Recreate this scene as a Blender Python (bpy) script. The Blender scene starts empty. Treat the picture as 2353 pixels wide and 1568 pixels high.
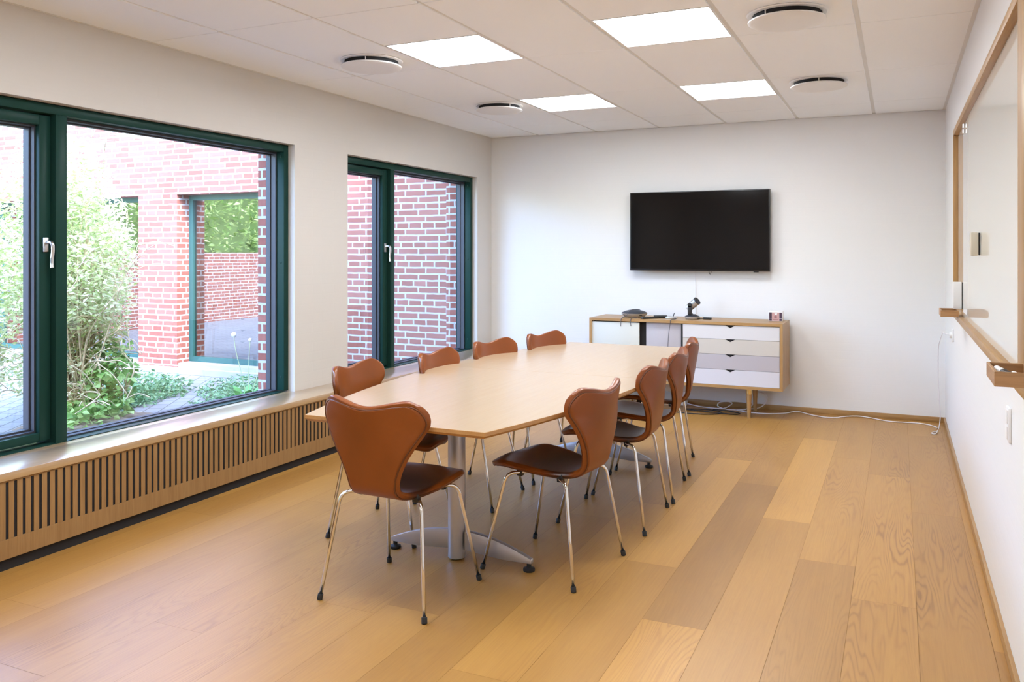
import bpy, bmesh, math, random
from mathutils import Vector, Matrix
import numpy as np

D = bpy.data
SC = bpy.context.scene
COL = SC.collection
PI = math.pi

# ------------------------------------------------------------------ camera
YAW = 0.432
cam = D.cameras.new('camera')
cam.sensor_width = 36.0
cam.sensor_fit = 'HORIZONTAL'
cam.lens = 29.475
cam.shift_y = -0.0868
cam.clip_start = 0.05
cam_ob = D.objects.new('camera', cam)
cam_ob.location = (0, 0, 1.359)
cam_ob.rotation_euler = (PI / 2, 0, YAW)
COL.objects.link(cam_ob)
SC.camera = cam_ob

# ------------------------------------------------------------------ sky, sun, exposure
world = D.worlds.new('sky')
SC.world = world
world.use_nodes = True
wt = world.node_tree
wt.nodes.clear()
sky = wt.nodes.new('ShaderNodeTexSky')
sky.sky_type = 'NISHITA'
sky.sun_disc = False
sky.sun_elevation = math.radians(42)
sky.sun_rotation = math.radians(113)
sky.dust_density = 1.2
sky.ozone_density = 0.8
bg = wt.nodes.new('ShaderNodeBackground')
bg.inputs['Strength'].default_value = 1.35
wo = wt.nodes.new('ShaderNodeOutputWorld')
tint = wt.nodes.new('ShaderNodeMix')
tint.data_type = 'RGBA'
tint.blend_type = 'MULTIPLY'
tint.inputs[0].default_value = 1.0
tint.inputs[7].default_value = (0.88, 0.97, 1.18, 1)      # a clear, slightly bluer spring sky
wt.links.new(sky.outputs[0], tint.inputs[6])
wt.links.new(tint.outputs[2], bg.inputs[0])
wt.links.new(bg.outputs[0], wo.inputs[0])

sun_l = D.lights.new('sun', 'SUN')
sun_l.energy = 1.3
sun_l.angle = math.radians(1.5)
sun_l.color = (1.0, 0.97, 0.93)
sun_ob = D.objects.new('sun', sun_l)
sdir = Vector((0.70, -0.30, 0.68)).normalized()       # towards the sun
sun_ob.rotation_euler = sdir.to_track_quat('Z', 'Y').to_euler()
sun_ob.location = (6, -8, 12)
COL.objects.link(sun_ob)

PANEL = 8.0                                            # radiance of the ceiling light panels

vs = SC.view_settings
SC.display_settings.display_device = 'sRGB'
vs.view_transform = 'Standard'
vs.look = 'None'
vs.gamma = 1.0
vs.use_curve_mapping = False
vs.exposure = 1.42
cy = SC.cycles
cy.max_bounces = 10
cy.diffuse_bounces = 5
cy.glossy_bounces = 5
cy.transmission_bounces = 6
cy.transparent_max_bounces = 12
cy.sample_clamp_indirect = 6.0
cy.caustics_reflective = False
cy.caustics_refractive = False
cy.use_denoising = True

# ------------------------------------------------------------------ materials
def nmat(name):
    m = D.materials.new(name)
    m.use_nodes = True
    nt = m.node_tree
    b = nt.nodes['Principled BSDF']
    return m, nt, b

def lin(r, g, b):
    f = lambda c: (c / 255 / 12.92) if c / 255 <= 0.04045 else ((c / 255 + 0.055) / 1.055) ** 2.4
    return (f(r), f(g), f(b), 1)

def node(nt, t, **kw):
    n = nt.nodes.new(t)
    for k, v in kw.items():
        if k in n.inputs:
            n.inputs[k].default_value = v
        else:
            setattr(n, k, v)
    return n

def coords(nt, scale=(1, 1, 1), rot=(0, 0, 0), loc=(0, 0, 0)):
    tc = nt.nodes.new('ShaderNodeTexCoord')
    mp = nt.nodes.new('ShaderNodeMapping')
    mp.inputs['Scale'].default_value = scale
    mp.inputs['Rotation'].default_value = rot
    mp.inputs['Location'].default_value = loc
    nt.links.new(tc.outputs['Object'], mp.inputs['Vector'])
    return mp.outputs['Vector']

def ramp(nt, fac, stops):
    r = nt.nodes.new('ShaderNodeValToRGB')
    e = r.color_ramp.elements
    while len(e) > 1:
        e.remove(e[-1])
    e[0].position, e[0].color = stops[0]
    for p, c in stops[1:]:
        k = e.new(p)
        k.color = c
    nt.links.new(fac, r.inputs[0])
    return r.outputs[0]

def plain(name, col, rough=0.5, metal=0.0, spec=0.5, coat=0.0, noise=0.0, nscale=8.0, bump=0.0, bscale=60.0):
    m, nt, b = nmat(name)
    b.inputs['Base Color'].default_value = col
    b.inputs['Roughness'].default_value = rough
    b.inputs['Metallic'].default_value = metal
    b.inputs['Specular IOR Level'].default_value = spec
    if coat:
        b.inputs['Coat Weight'].default_value = coat
        b.inputs['Coat Roughness'].default_value = 0.05
    if noise:
        n = node(nt, 'ShaderNodeTexNoise', Scale=nscale, Detail=3.0)
        nt.links.new(coords(nt), n.inputs['Vector'])
        lo = tuple(c * (1 - noise) for c in col[:3]) + (1,)
        hi = tuple(min(1, c * (1 + noise)) for c in col[:3]) + (1,)
        nt.links.new(ramp(nt, n.outputs['Fac'], [(0.3, lo), (0.7, hi)]), b.inputs['Base Color'])
    if bump:
        n2 = node(nt, 'ShaderNodeTexNoise', Scale=bscale, Detail=2.0)
        nt.links.new(coords(nt), n2.inputs['Vector'])
        bp = node(nt, 'ShaderNodeBump', Strength=bump, Distance=0.004)
        nt.links.new(n2.outputs['Fac'], bp.inputs['Height'])
        nt.links.new(bp.outputs[0], b.inputs['Normal'])
    return m

def wood(name, base, dark, axis='Y', rough=0.4, amount=1.0, scale=1.0, spec=0.5):
    """straight oak-like grain along one axis"""
    m, nt, b = nmat(name)
    st = {'X': (1.2, 22, 22), 'Y': (22, 1.2, 22), 'Z': (22, 22, 1.2)}[axis]
    st = tuple(s * scale for s in st)
    n = node(nt, 'ShaderNodeTexNoise', Scale=1.6, Detail=5.0, Roughness=0.62, Distortion=0.4)
    nt.links.new(coords(nt, st), n.inputs['Vector'])
    fine = node(nt, 'ShaderNodeTexNoise', Scale=9.0, Detail=2.0)
    nt.links.new(coords(nt, st), fine.inputs['Vector'])
    mx = node(nt, 'ShaderNodeMix', data_type='FLOAT')
    mx.inputs[0].default_value = 0.35
    nt.links.new(n.outputs['Fac'], mx.inputs[2])
    nt.links.new(fine.outputs['Fac'], mx.inputs[3])
    mid = tuple(base[i] + (dark[i] - base[i]) * (1 - amount) * 0 for i in range(3)) + (1,)
    dk = tuple(base[i] + (dark[i] - base[i]) * amount for i in range(3)) + (1,)
    nt.links.new(ramp(nt, mx.outputs[0], [(0.34, dk), (0.62, mid)]), b.inputs['Base Color'])
    b.inputs['Roughness'].default_value = rough
    b.inputs['Specular IOR Level'].default_value = spec
    return m

def brick(name, plane, c1, c2, mortar, bump=0.5):
    m, nt, b = nmat(name)
    tc = nt.nodes.new('ShaderNodeTexCoord')
    sp = nt.nodes.new('ShaderNodeSeparateXYZ')
    cb = nt.nodes.new('ShaderNodeCombineXYZ')
    nt.links.new(tc.outputs['Object'], sp.inputs[0])
    nt.links.new(sp.outputs['X' if plane == 'XZ' else 'Y'], cb.inputs[0])
    nt.links.new(sp.outputs['Z'], cb.inputs[1])
    # slightly wobbly hand-laid joints
    nz = node(nt, 'ShaderNodeTexNoise', Scale=9.0, Detail=2.0)
    nt.links.new(tc.outputs['Object'], nz.inputs['Vector'])
    sub = node(nt, 'ShaderNodeVectorMath', operation='SUBTRACT')
    nt.links.new(nz.outputs['Color'], sub.inputs[0])
    sub.inputs[1].default_value = (0.5, 0.5, 0.5)
    scl = node(nt, 'ShaderNodeVectorMath', operation='SCALE')
    nt.links.new(sub.outputs[0], scl.inputs[0])
    scl.inputs['Scale'].default_value = 0.012
    add = node(nt, 'ShaderNodeVectorMath', operation='ADD')
    nt.links.new(cb.outputs[0], add.inputs[0])
    nt.links.new(scl.outputs[0], add.inputs[1])
    t = nt.nodes.new('ShaderNodeTexBrick')
    t.offset = 0.36
    t.offset_frequency = 2
    t.squash = 0.62
    t.squash_frequency = 3
    t.inputs['Color1'].default_value = c1
    t.inputs['Color2'].default_value = c2
    t.inputs['Mortar'].default_value = mortar
    t.inputs['Scale'].default_value = 1.0
    t.inputs['Mortar Size'].default_value = 0.0095
    t.inputs['Mortar Smooth'].default_value = 0.15
    t.inputs['Brick Width'].default_value = 0.245
    t.inputs['Row Height'].default_value = 0.0667
    nt.links.new(add.outputs[0], t.inputs['Vector'])
    n2 = node(nt, 'ShaderNodeTexNoise', Scale=30.0, Detail=4.0)
    nt.links.new(tc.outputs['Object'], n2.inputs['Vector'])
    mix = node(nt, 'ShaderNodeMix', data_type='RGBA', blend_type='MULTIPLY')
    mix.inputs[0].default_value = 0.35
    nt.links.new(t.outputs['Color'], mix.inputs[6])
    nt.links.new(ramp(nt, n2.outputs['Fac'], [(0.3, (0.62, 0.62, 0.62, 1)), (0.7, (1, 1, 1, 1))]), mix.inputs[7])
    nt.links.new(mix.outputs[2], b.inputs['Base Color'])
    b.inputs['Roughness'].default_value = 0.9
    bp = node(nt, 'ShaderNodeBump', Strength=bump, Distance=0.006, invert=True)
    nt.links.new(t.outputs['Fac'], bp.inputs['Height'])
    nt.links.new(bp.outputs[0], b.inputs['Normal'])
    return m

def painted_wall(name, plane, col):
    """smoothly plastered painted masonry: the courses only just show"""
    m, nt, b = nmat(name)
    tc = nt.nodes.new('ShaderNodeTexCoord')
    sp = nt.nodes.new('ShaderNodeSeparateXYZ')
    cb = nt.nodes.new('ShaderNodeCombineXYZ')
    nt.links.new(tc.outputs['Object'], sp.inputs[0])
    nt.links.new(sp.outputs['X' if plane == 'XZ' else 'Y'], cb.inputs[0])
    nt.links.new(sp.outputs['Z'], cb.inputs[1])
    t = nt.nodes.new('ShaderNodeTexBrick')
    t.offset = 0.4
    t.inputs['Scale'].default_value = 1.0
    t.inputs['Mortar Size'].default_value = 0.009
    t.inputs['Mortar Smooth'].default_value = 1.0
    t.inputs['Brick Width'].default_value = 0.24
    t.inputs['Row Height'].default_value = 0.0667
    nt.links.new(cb.outputs[0], t.inputs['Vector'])
    nz = node(nt, 'ShaderNodeTexNoise', Scale=14.0, Detail=4.0, Roughness=0.6)
    nt.links.new(tc.outputs['Object'], nz.inputs['Vector'])
    mx = node(nt, 'ShaderNodeMath', operation='MULTIPLY_ADD')
    nt.links.new(t.outputs['Fac'], mx.inputs[0])
    mx.inputs[1].default_value = -0.55
    nt.links.new(nz.outputs['Fac'], mx.inputs[2])
    bp = node(nt, 'ShaderNodeBump', Strength=0.055, Distance=0.006)
    nt.links.new(mx.outputs[0], bp.inputs['Height'])
    nt.links.new(bp.outputs[0], b.inputs['Normal'])
    b.inputs['Base Color'].default_value = col
    b.inputs['Roughness'].default_value = 0.7
    b.inputs['Specular IOR Level'].default_value = 0.25
    return m

def emit(name, col, s):
    m, nt, b = nmat(name)
    b.inputs['Base Color'].default_value = (0.9, 0.9, 0.9, 1)
    b.inputs['Emission Color'].default_value = col
    b.inputs['Emission Strength'].default_value = s
    return m

def pane(name, tint=(1, 1, 1, 1), ior=1.45):
    m = D.materials.new(name)
    m.use_nodes = True
    nt = m.node_tree
    nt.nodes.clear()
    o = nt.nodes.new('ShaderNodeOutputMaterial')
    tr = nt.nodes.new('ShaderNodeBsdfTransparent')
    tr.inputs[0].default_value = tint
    gl = nt.nodes.new('ShaderNodeBsdfGlossy')
    gl.inputs['Roughness'].default_value = 0.0
    fr = nt.nodes.new('ShaderNodeFresnel')
    fr.inputs['IOR'].default_value = ior
    mx = nt.nodes.new('ShaderNodeMixShader')
    # only the face turned to the viewer mirrors; the far face of the sheet just lets light through
    ge = nt.nodes.new('ShaderNodeNewGeometry')
    fm = nt.nodes.new('ShaderNodeMath'); fm.operation = 'SUBTRACT'; fm.inputs[0].default_value = 1.0
    nt.links.new(ge.outputs['Backfacing'], fm.inputs[1])
    fx = nt.nodes.new('ShaderNodeMath'); fx.operation = 'MULTIPLY'
    nt.links.new(fr.outputs[0], fx.inputs[0]); nt.links.new(fm.outputs[0], fx.inputs[1])
    nt.links.new(fx.outputs[0], mx.inputs[0])
    nt.links.new(tr.outputs[0], mx.inputs[1])
    nt.links.new(gl.outputs[0], mx.inputs[2])
    nt.links.new(mx.outputs[0], o.inputs[0])
    return m

def leafmat(name, c1, c2, trans=0.35, rough=0.5):
    m, nt, b = nmat(name)
    at = nt.nodes.new('ShaderNodeAttribute')
    at.attribute_name = 'tone'
    c = ramp(nt, at.outputs['Fac'], [(0.0, c1), (1.0, c2)])
    nt.links.new(c, b.inputs['Base Color'])
    b.inputs['Roughness'].default_value = rough
    tl = nt.nodes.new('ShaderNodeBsdfTranslucent')
    nt.links.new(c, tl.inputs['Color'])
    mx = nt.nodes.new('ShaderNodeMixShader')
    mx.inputs[0].default_value = trans
    nt.links.new(b.outputs[0], mx.inputs[1])
    nt.links.new(tl.outputs[0], mx.inputs[2])
    nt.links.new(mx.outputs[0], nt.nodes['Material Output'].inputs[0])
    return m

def floor_mat():
    m, nt, b = nmat('oak_floor')
    L = nt.links.new
    tc = nt.nodes.new('ShaderNodeTexCoord')
    seed = nt.nodes.new('ShaderNodeAttribute'); seed.attribute_name = 'seed'
    tone = nt.nodes.new('ShaderNodeAttribute'); tone.attribute_name = 'tone'
    figure = nt.nodes.new('ShaderNodeAttribute'); figure.attribute_name = 'figure'
    sp = nt.nodes.new('ShaderNodeSeparateXYZ')
    L(tc.outputs['Object'], sp.inputs[0])
    off = node(nt, 'ShaderNodeMath', operation='MULTIPLY'); off.inputs[1].default_value = 53.0
    L(seed.outputs['Fac'], off.inputs[0])
    def vec(sx, sy):
        a = node(nt, 'ShaderNodeMath', operation='MULTIPLY'); a.inputs[1].default_value = sx
        c = node(nt, 'ShaderNodeMath', operation='MULTIPLY'); c.inputs[1].default_value = sy
        L(sp.outputs['X'], a.inputs[0]); L(sp.outputs['Y'], c.inputs[0])
        v = nt.nodes.new('ShaderNodeCombineXYZ')
        L(a.outputs[0], v.inputs[0]); L(c.outputs[0], v.inputs[1]); L(off.outputs[0], v.inputs[2])
        return v.outputs[0]
    # cathedral rings: contour lines of a stretched noise field
    n1 = node(nt, 'ShaderNodeTexNoise', Scale=1.0, Detail=3.0, Roughness=0.36, Distortion=0.1)
    L(vec(5.5, 0.50), n1.inputs['Vector'])
    k = node(nt, 'ShaderNodeMath', operation='MULTIPLY'); k.inputs[1].default_value = 260.0
    L(n1.outputs['Fac'], k.inputs[0])
    sn = node(nt, 'ShaderNodeMath', operation='SINE'); L(k.outputs[0], sn.inputs[0])
    half = node(nt, 'ShaderNodeMath', operation='MULTIPLY_ADD'); half.inputs[1].default_value = 0.5; half.inputs[2].default_value = 0.5
    L(sn.outputs[0], half.inputs[0])
    pw = node(nt, 'ShaderNodeMath', operation='POWER'); pw.inputs[1].default_value = 3.0
    L(half.outputs[0], pw.inputs[0])
    # fine pores
    n2 = node(nt, 'ShaderNodeTexNoise', Scale=1.0, Detail=4.0, Roughness=0.7)
    L(vec(150.0, 4.5), n2.inputs['Vector'])
    # broad bands
    n3 = node(nt, 'ShaderNodeTexNoise', Scale=1.0, Detail=3.0)
    L(vec(11.0, 0.9), n3.inputs['Vector'])
    # the figure fades in and out
    rs = node(nt, 'ShaderNodeMath', operation='MULTIPLY'); fd = node(nt, 'ShaderNodeTexNoise', Scale=1.0, Detail=1.0); L(vec(6.0, 1.3), fd.inputs['Vector'])
    fdm = node(nt, 'ShaderNodeMath', operation='MULTIPLY_ADD'); fdm.inputs[1].default_value = 1.3; fdm.inputs[2].default_value = -0.40; fdm.use_clamp = True; L(fd.outputs['Fac'], fdm.inputs[0])
    fig2 = node(nt, 'ShaderNodeMath', operation='MULTIPLY'); L(figure.outputs['Fac'], fig2.inputs[0]); L(fdm.outputs[0], fig2.inputs[1])
    L(pw.outputs[0], rs.inputs[0]); L(fig2.outputs[0], rs.inputs[1])
    a1 = node(nt, 'ShaderNodeMath', operation='MULTIPLY_ADD'); a1.inputs[1].default_value = 0.55; L(n2.outputs['Fac'], a1.inputs[0])
    L(rs.outputs[0], a1.inputs[2])
    a2 = node(nt, 'ShaderNodeMath', operation='MULTIPLY_ADD'); a2.inputs[1].default_value = 0.45; L(n3.outputs['Fac'], a2.inputs[0]); L(a1.outputs[0], a2.inputs[2])
    c = ramp(nt, a2.outputs[0], [(0.34, (0.465, 0.243, 0.053, 1)), (0.70, (0.385, 0.188, 0.038, 1)), (1.0, (0.275, 0.122, 0.023, 1))])
    tn = ramp(nt, tone.outputs['Fac'], [(0.0, (0.66, 0.62, 0.58, 1)), (0.5, (1.0, 1.0, 1.0, 1)), (1.0, (1.28, 1.32, 1.36, 1))])
    mix = node(nt, 'ShaderNodeMix', data_type='RGBA', blend_type='MULTIPLY'); mix.inputs[0].default_value = 1.0
    L(c, mix.inputs[6]); L(tn, mix.inputs[7])
    L(mix.outputs[2], b.inputs['Base Color'])
    b.inputs['Roughness'].default_value = 0.40
    b.inputs['Specular IOR Level'].default_value = 1.0
    bp = node(nt, 'ShaderNodeBump', Strength=0.08, Distance=0.002)
    L(n2.outputs['Fac'], bp.inputs['Height']); L(bp.outputs[0], b.inputs['Normal'])
    return m

M = {}
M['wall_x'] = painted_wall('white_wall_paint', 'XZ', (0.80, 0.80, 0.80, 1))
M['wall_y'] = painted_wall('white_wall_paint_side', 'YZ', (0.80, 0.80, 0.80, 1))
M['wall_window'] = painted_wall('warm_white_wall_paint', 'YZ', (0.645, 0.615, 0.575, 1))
M['ceiling'] = plain('ceiling_tile', (0.91, 0.93, 0.955, 1), 0.9, spec=0.2, bump=0.05, bscale=180)
M['ceiling_gap'] = plain('ceiling_gap', (0.10, 0.095, 0.09, 1), 0.9)
M['grid'] = plain('ceiling_bar', (0.74, 0.735, 0.72, 1), 0.5, spec=0.3)
M['floor'] = floor_mat()
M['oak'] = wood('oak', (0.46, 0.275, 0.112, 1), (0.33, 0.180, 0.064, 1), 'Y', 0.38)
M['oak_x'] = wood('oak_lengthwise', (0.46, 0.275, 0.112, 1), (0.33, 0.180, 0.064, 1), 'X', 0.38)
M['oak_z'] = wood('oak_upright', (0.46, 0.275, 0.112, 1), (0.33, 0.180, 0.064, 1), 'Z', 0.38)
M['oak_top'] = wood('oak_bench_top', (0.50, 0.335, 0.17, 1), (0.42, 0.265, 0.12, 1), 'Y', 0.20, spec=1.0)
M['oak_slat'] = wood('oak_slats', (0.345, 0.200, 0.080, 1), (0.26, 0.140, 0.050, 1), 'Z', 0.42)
M['oak_top'].node_tree.nodes['Principled BSDF'].inputs['Coat Weight'].default_value = 1.0
M['oak_top'].node_tree.nodes['Principled BSDF'].inputs['Coat Roughness'].default_value = 0.32
M['oak_top'].node_tree.nodes['Principled BSDF'].inputs['Coat IOR'].default_value = 2.0
M['walnut'] = wood('dark_oak', (0.42, 0.23, 0.10, 1), (0.25, 0.125, 0.048, 1), 'X', 0.42)
M['walnut_y'] = wood('dark_oak_side', (0.46, 0.26, 0.115, 1), (0.28, 0.14, 0.055, 1), 'Y', 0.42)
M['beech'] = wood('beech_top', (0.465, 0.335, 0.21, 1), (0.44, 0.305, 0.185, 1), 'Y', 0.25, 0.7)
M['beech_edge'] = wood('beech_edge', (0.49, 0.27, 0.098, 1), (0.42, 0.215, 0.072, 1), 'Y', 0.4)
M['black'] = plain('black_plastic', (0.012, 0.012, 0.013, 1), 0.45)
M['rubber'] = plain('black_rubber', (0.014, 0.014, 0.015, 1), 0.55)
M['dark'] = plain('black_recess', (0.010, 0.009, 0.010, 1), 0.8)
M['green'] = plain('dark_green_lacquer', (0.012, 0.044, 0.035, 1), 0.32, spec=0.10)
M['green_out'] = plain('sea_green_lacquer', (0.022, 0.10, 0.088, 1), 0.4)
M['gasket'] = plain('grey_gasket', (0.038, 0.041, 0.052, 1), 0.5)
M['pane'] = pane('window_pane', (1, 1, 1, 1), 2.0)
M['pane_out'] = pane('courtyard_pane', (0.5, 0.55, 0.52, 1), 4.0)
M['brick_xz'] = brick('red_brick', 'XZ', (0.265, 0.083, 0.056, 1), (0.335, 0.125, 0.090, 1), (0.46, 0.45, 0.44, 1))
M['brick_yz'] = brick('red_brick_side', 'YZ', (0.265, 0.083, 0.056, 1), (0.335, 0.125, 0.090, 1), (0.46, 0.45, 0.44, 1))
M['concrete'] = plain('pale_concrete', (0.34, 0.335, 0.32, 1), 0.9, noise=0.12, nscale=5)
M['soil'] = plain('dry_soil', (0.22, 0.17, 0.12, 1), 0.95, noise=0.35, nscale=18)
M['leather'] = plain('cognac_leather', (0.228, 0.060, 0.0100, 1), 0.29, spec=0.5, noise=0.12, nscale=5, bump=0.04, bscale=260)
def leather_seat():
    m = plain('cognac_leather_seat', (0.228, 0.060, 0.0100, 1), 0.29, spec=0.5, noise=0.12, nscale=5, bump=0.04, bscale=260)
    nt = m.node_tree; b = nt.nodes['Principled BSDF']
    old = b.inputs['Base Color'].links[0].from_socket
    at = nt.nodes.new('ShaderNodeAttribute'); at.attribute_name = 'seat_dark'
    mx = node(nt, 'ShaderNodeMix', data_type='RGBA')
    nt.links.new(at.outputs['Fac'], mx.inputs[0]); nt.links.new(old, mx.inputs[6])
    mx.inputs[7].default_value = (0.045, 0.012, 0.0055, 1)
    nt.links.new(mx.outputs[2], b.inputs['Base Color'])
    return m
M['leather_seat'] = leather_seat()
M['leather_back'] = plain('cognac_leather_back', (0.228, 0.060, 0.0100, 1), 0.36, spec=0.42, noise=0.12, nscale=4, bump=0.04, bscale=260)
M['leather_welt'] = plain('leather_welt', (0.12, 0.034, 0.009, 1), 0.4)
M['chrome'] = plain('chrome', (0.78, 0.77, 0.75, 1), 0.12, metal=1.0)
M['alu'] = plain('silver_lacquer', (0.50, 0.50, 0.53, 1), 0.38, metal=0.75)
M['steel'] = plain('brushed_steel', (0.62, 0.61, 0.60, 1), 0.3, metal=1.0)
M['brass'] = plain('brass', (0.75, 0.55, 0.22, 1), 0.25, metal=1.0)
M['white'] = plain('white_plastic', (0.80, 0.80, 0.80, 1), 0.4)
M['white_metal'] = plain('white_metal', (0.80, 0.79, 0.78, 1), 0.45, spec=0.35)
M['whiteboard'] = plain('white_glass_board', (0.77, 0.76, 0.72, 1), 0.03, spec=0.6)
M['screen'] = plain('black_screen', (0.006, 0.005, 0.005, 1), 0.10, spec=0.22)
M['bezel'] = plain('black_bezel', (0.010, 0.010, 0.011, 1), 0.35)
M['d_white'] = plain('drawer_white', (0.66, 0.65, 0.66, 1), 0.45)
M['d_beige'] = plain('drawer_beige', (0.57, 0.53, 0.475, 1), 0.45)
M['d_lilac'] = plain('drawer_lilac', (0.46, 0.43, 0.455, 1), 0.45)
M['d_cool'] = plain('drawer_cool_white', (0.64, 0.63, 0.68, 1), 0.45)
M['d_cream'] = plain('door_cream', (0.62, 0.64, 0.60, 1), 0.45)
M['anthracite'] = plain('anthracite_plastic', (0.030, 0.034, 0.045, 1), 0.5)
M['silver'] = plain('silver_plastic', (0.55, 0.54, 0.53, 1), 0.35, metal=0.6)
M['cable_w'] = plain('white_cable_sheath', (0.78, 0.76, 0.78, 1), 0.45)
M['cable_b'] = plain('black_cable_sheath', (0.012, 0.012, 0.016, 1), 0.5)
M['cable_g'] = plain('grey_cable_sheath', (0.10, 0.10, 0.12, 1), 0.5)
M['eraser'] = plain('grey_felt', (0.58, 0.54, 0.45, 1), 0.7)
M['pink'] = plain('dusty_pink_print', (0.55, 0.32, 0.30, 1), 0.6)
M['plum'] = plain('plum_print', (0.06, 0.03, 0.055, 1), 0.6)
M['pinkdark'] = plain('rose_grey_print', (0.33, 0.17, 0.17, 1), 0.6)
M['red'] = plain('red_plastic', (0.50, 0.03, 0.03, 1), 0.4)
M['lit'] = emit('light_panel', (0.93, 0.985, 1.05, 1), PANEL)
M['leaf'] = leafmat('shrub_leaf', (0.38, 0.52, 0.16, 1), (0.90, 0.91, 0.68, 1), 0.5)
M['leaf2'] = leafmat('low_leaf', (0.16, 0.36, 0.08, 1), (0.48, 0.66, 0.24, 1), 0.4)
M['leaf3'] = leafmat('ground_leaf', (0.08, 0.24, 0.08, 1), (0.36, 0.55, 0.30, 1), 0.25)
M['hedge'] = leafmat('hedge_leaf', (0.20, 0.38, 0.06, 1), (0.70, 0.80, 0.35, 1), 0.4)
M['stem'] = plain('pale_twig', (0.52, 0.43, 0.27, 1), 0.8, noise=0.3, nscale=20)
M['stalk'] = plain('green_stalk', (0.45, 0.52, 0.28, 1), 0.7)
M['fluff'] = plain('seed_fluff', (0.80, 0.80, 0.82, 1), 0.9)
M['violet'] = plain('violet_petal', (0.30, 0.27, 0.75, 1), 0.6)
M['inside'] = plain('dim_room', (0.16, 0.14, 0.12, 1), 0.9)

# ------------------------------------------------------------------ mesh helpers
def add_box(bm, lo, hi, bev=0.0, segs=2, mi=0, mat=None):
    lo, hi = Vector(lo), Vector(hi)
    c, s = (lo + hi) / 2, hi - lo
    t = bmesh.new()
    bmesh.ops.create_cube(t, size=1.0, matrix=Matrix.Translation(c) @ Matrix.Diagonal((s.x, s.y, s.z, 1)))
    if bev > 0:
        bmesh.ops.bevel(t, geom=t.edges[:], offset=bev, segments=segs, profile=0.5, affect='EDGES')
    if mat is not None:
        bmesh.ops.transform(t, matrix=mat, verts=t.verts[:])
    merge(bm, t, mi)

def merge(bm, t, mi=None):
    vm = [bm.verts.new(v.co) for v in t.verts]
    for v, i in zip(t.verts, range(len(vm))):
        v.index = i
    for f in t.faces:
        try:
            nf = bm.faces.new([vm[v.index] for v in f.verts])
            nf.material_index = f.material_index if mi is None else mi
            nf.smooth = f.smooth
        except ValueError:
            pass
    t.free()

def smooth_path(pts, n=8):
    P = [Vector(p) for p in pts]
    if len(P) < 3:
        return P
    out = []
    for i in range(len(P) - 1):
        p0 = P[max(i - 1, 0)]; p1 = P[i]; p2 = P[i + 1]; p3 = P[min(i + 2, len(P) - 1)]
        for k in range(n):
            t = k / n
            out.append(0.5 * ((2 * p1) + (p2 - p0) * t + (2 * p0 - 5 * p1 + 4 * p2 - p3) * t * t + (3 * p1 - p0 - 3 * p2 + p3) * t ** 3))
    out.append(P[-1])
    return out

def add_tube(bm, pts, r, segs=10, mi=0, closed=False, caps=True):
    P = [Vector(p) for p in pts]
    n = len(P)
    rad = r if isinstance(r, (list, tuple)) else [r] * n
    rings = []
    prev = None
    for i in range(n):
        if closed:
            d = P[(i + 1) % n] - P[i - 1]
        else:
            d = P[min(i + 1, n - 1)] - P[max(i - 1, 0)]
        d = d.normalized() if d.length > 1e-9 else Vector((0, 0, 1))
        if prev is None:
            a = d.cross(Vector((0, 0, 1)))
            if a.length < 1e-3:
                a = d.cross(Vector((1, 0, 0)))
        else:
            a = prev - d * prev.dot(d)
            if a.length < 1e-6:
                a = d.cross(Vector((0, 0, 1)))
        a.normalize()
        prev = a
        b = d.cross(a)
        rings.append([bm.verts.new(P[i] + (a * math.cos(2 * PI * k / segs) + b * math.sin(2 * PI * k / segs)) * rad[i]) for k in range(segs)])
    rng = range(n) if closed else range(n - 1)
    for i in rng:
        A, B = rings[i], rings[(i + 1) % n]
        for k in range(segs):
            f = bm.faces.new((A[k], A[(k + 1) % segs], B[(k + 1) % segs], B[k]))
            f.material_index = mi
            f.smooth = True
    if caps and not closed:
        f = bm.faces.new(rings[0][::-1]); f.material_index = mi
        f = bm.faces.new(rings[-1]); f.material_index = mi

def add_lathe(bm, prof, c=(0, 0, 0), segs=32, mi=0, mat=None):
    """prof: (radius, z) from bottom to top"""
    t = bmesh.new()
    rings = []
    for r, z in prof:
        if r < 1e-6:
            rings.append([t.verts.new((0, 0, z))])
        else:
            rings.append([t.verts.new((r * math.cos(2 * PI * k / segs), r * math.sin(2 * PI * k / segs), z)) for k in range(segs)])
    for A, B in zip(rings[:-1], rings[1:]):
        for k in range(segs):
            k2 = (k + 1) % segs
            if len(A) == 1 and len(B) == 1:
                continue
            if len(A) == 1:
                f = t.faces.new((A[0], B[k2], B[k]))
            elif len(B) == 1:
                f = t.faces.new((A[k], A[k2], B[0]))
            else:
                f = t.faces.new((A[k], A[k2], B[k2], B[k]))
            f.smooth = True
    if len(rings[0]) > 1:
        t.faces.new(rings[0][::-1])
    if len(rings[-1]) > 1:
        t.faces.new(rings[-1])
    mt = Matrix.Translation(c) @ (mat if mat is not None else Matrix.Identity(4))
    bmesh.ops.transform(t, matrix=mt, verts=t.verts[:])
    merge(bm, t, mi)

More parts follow.
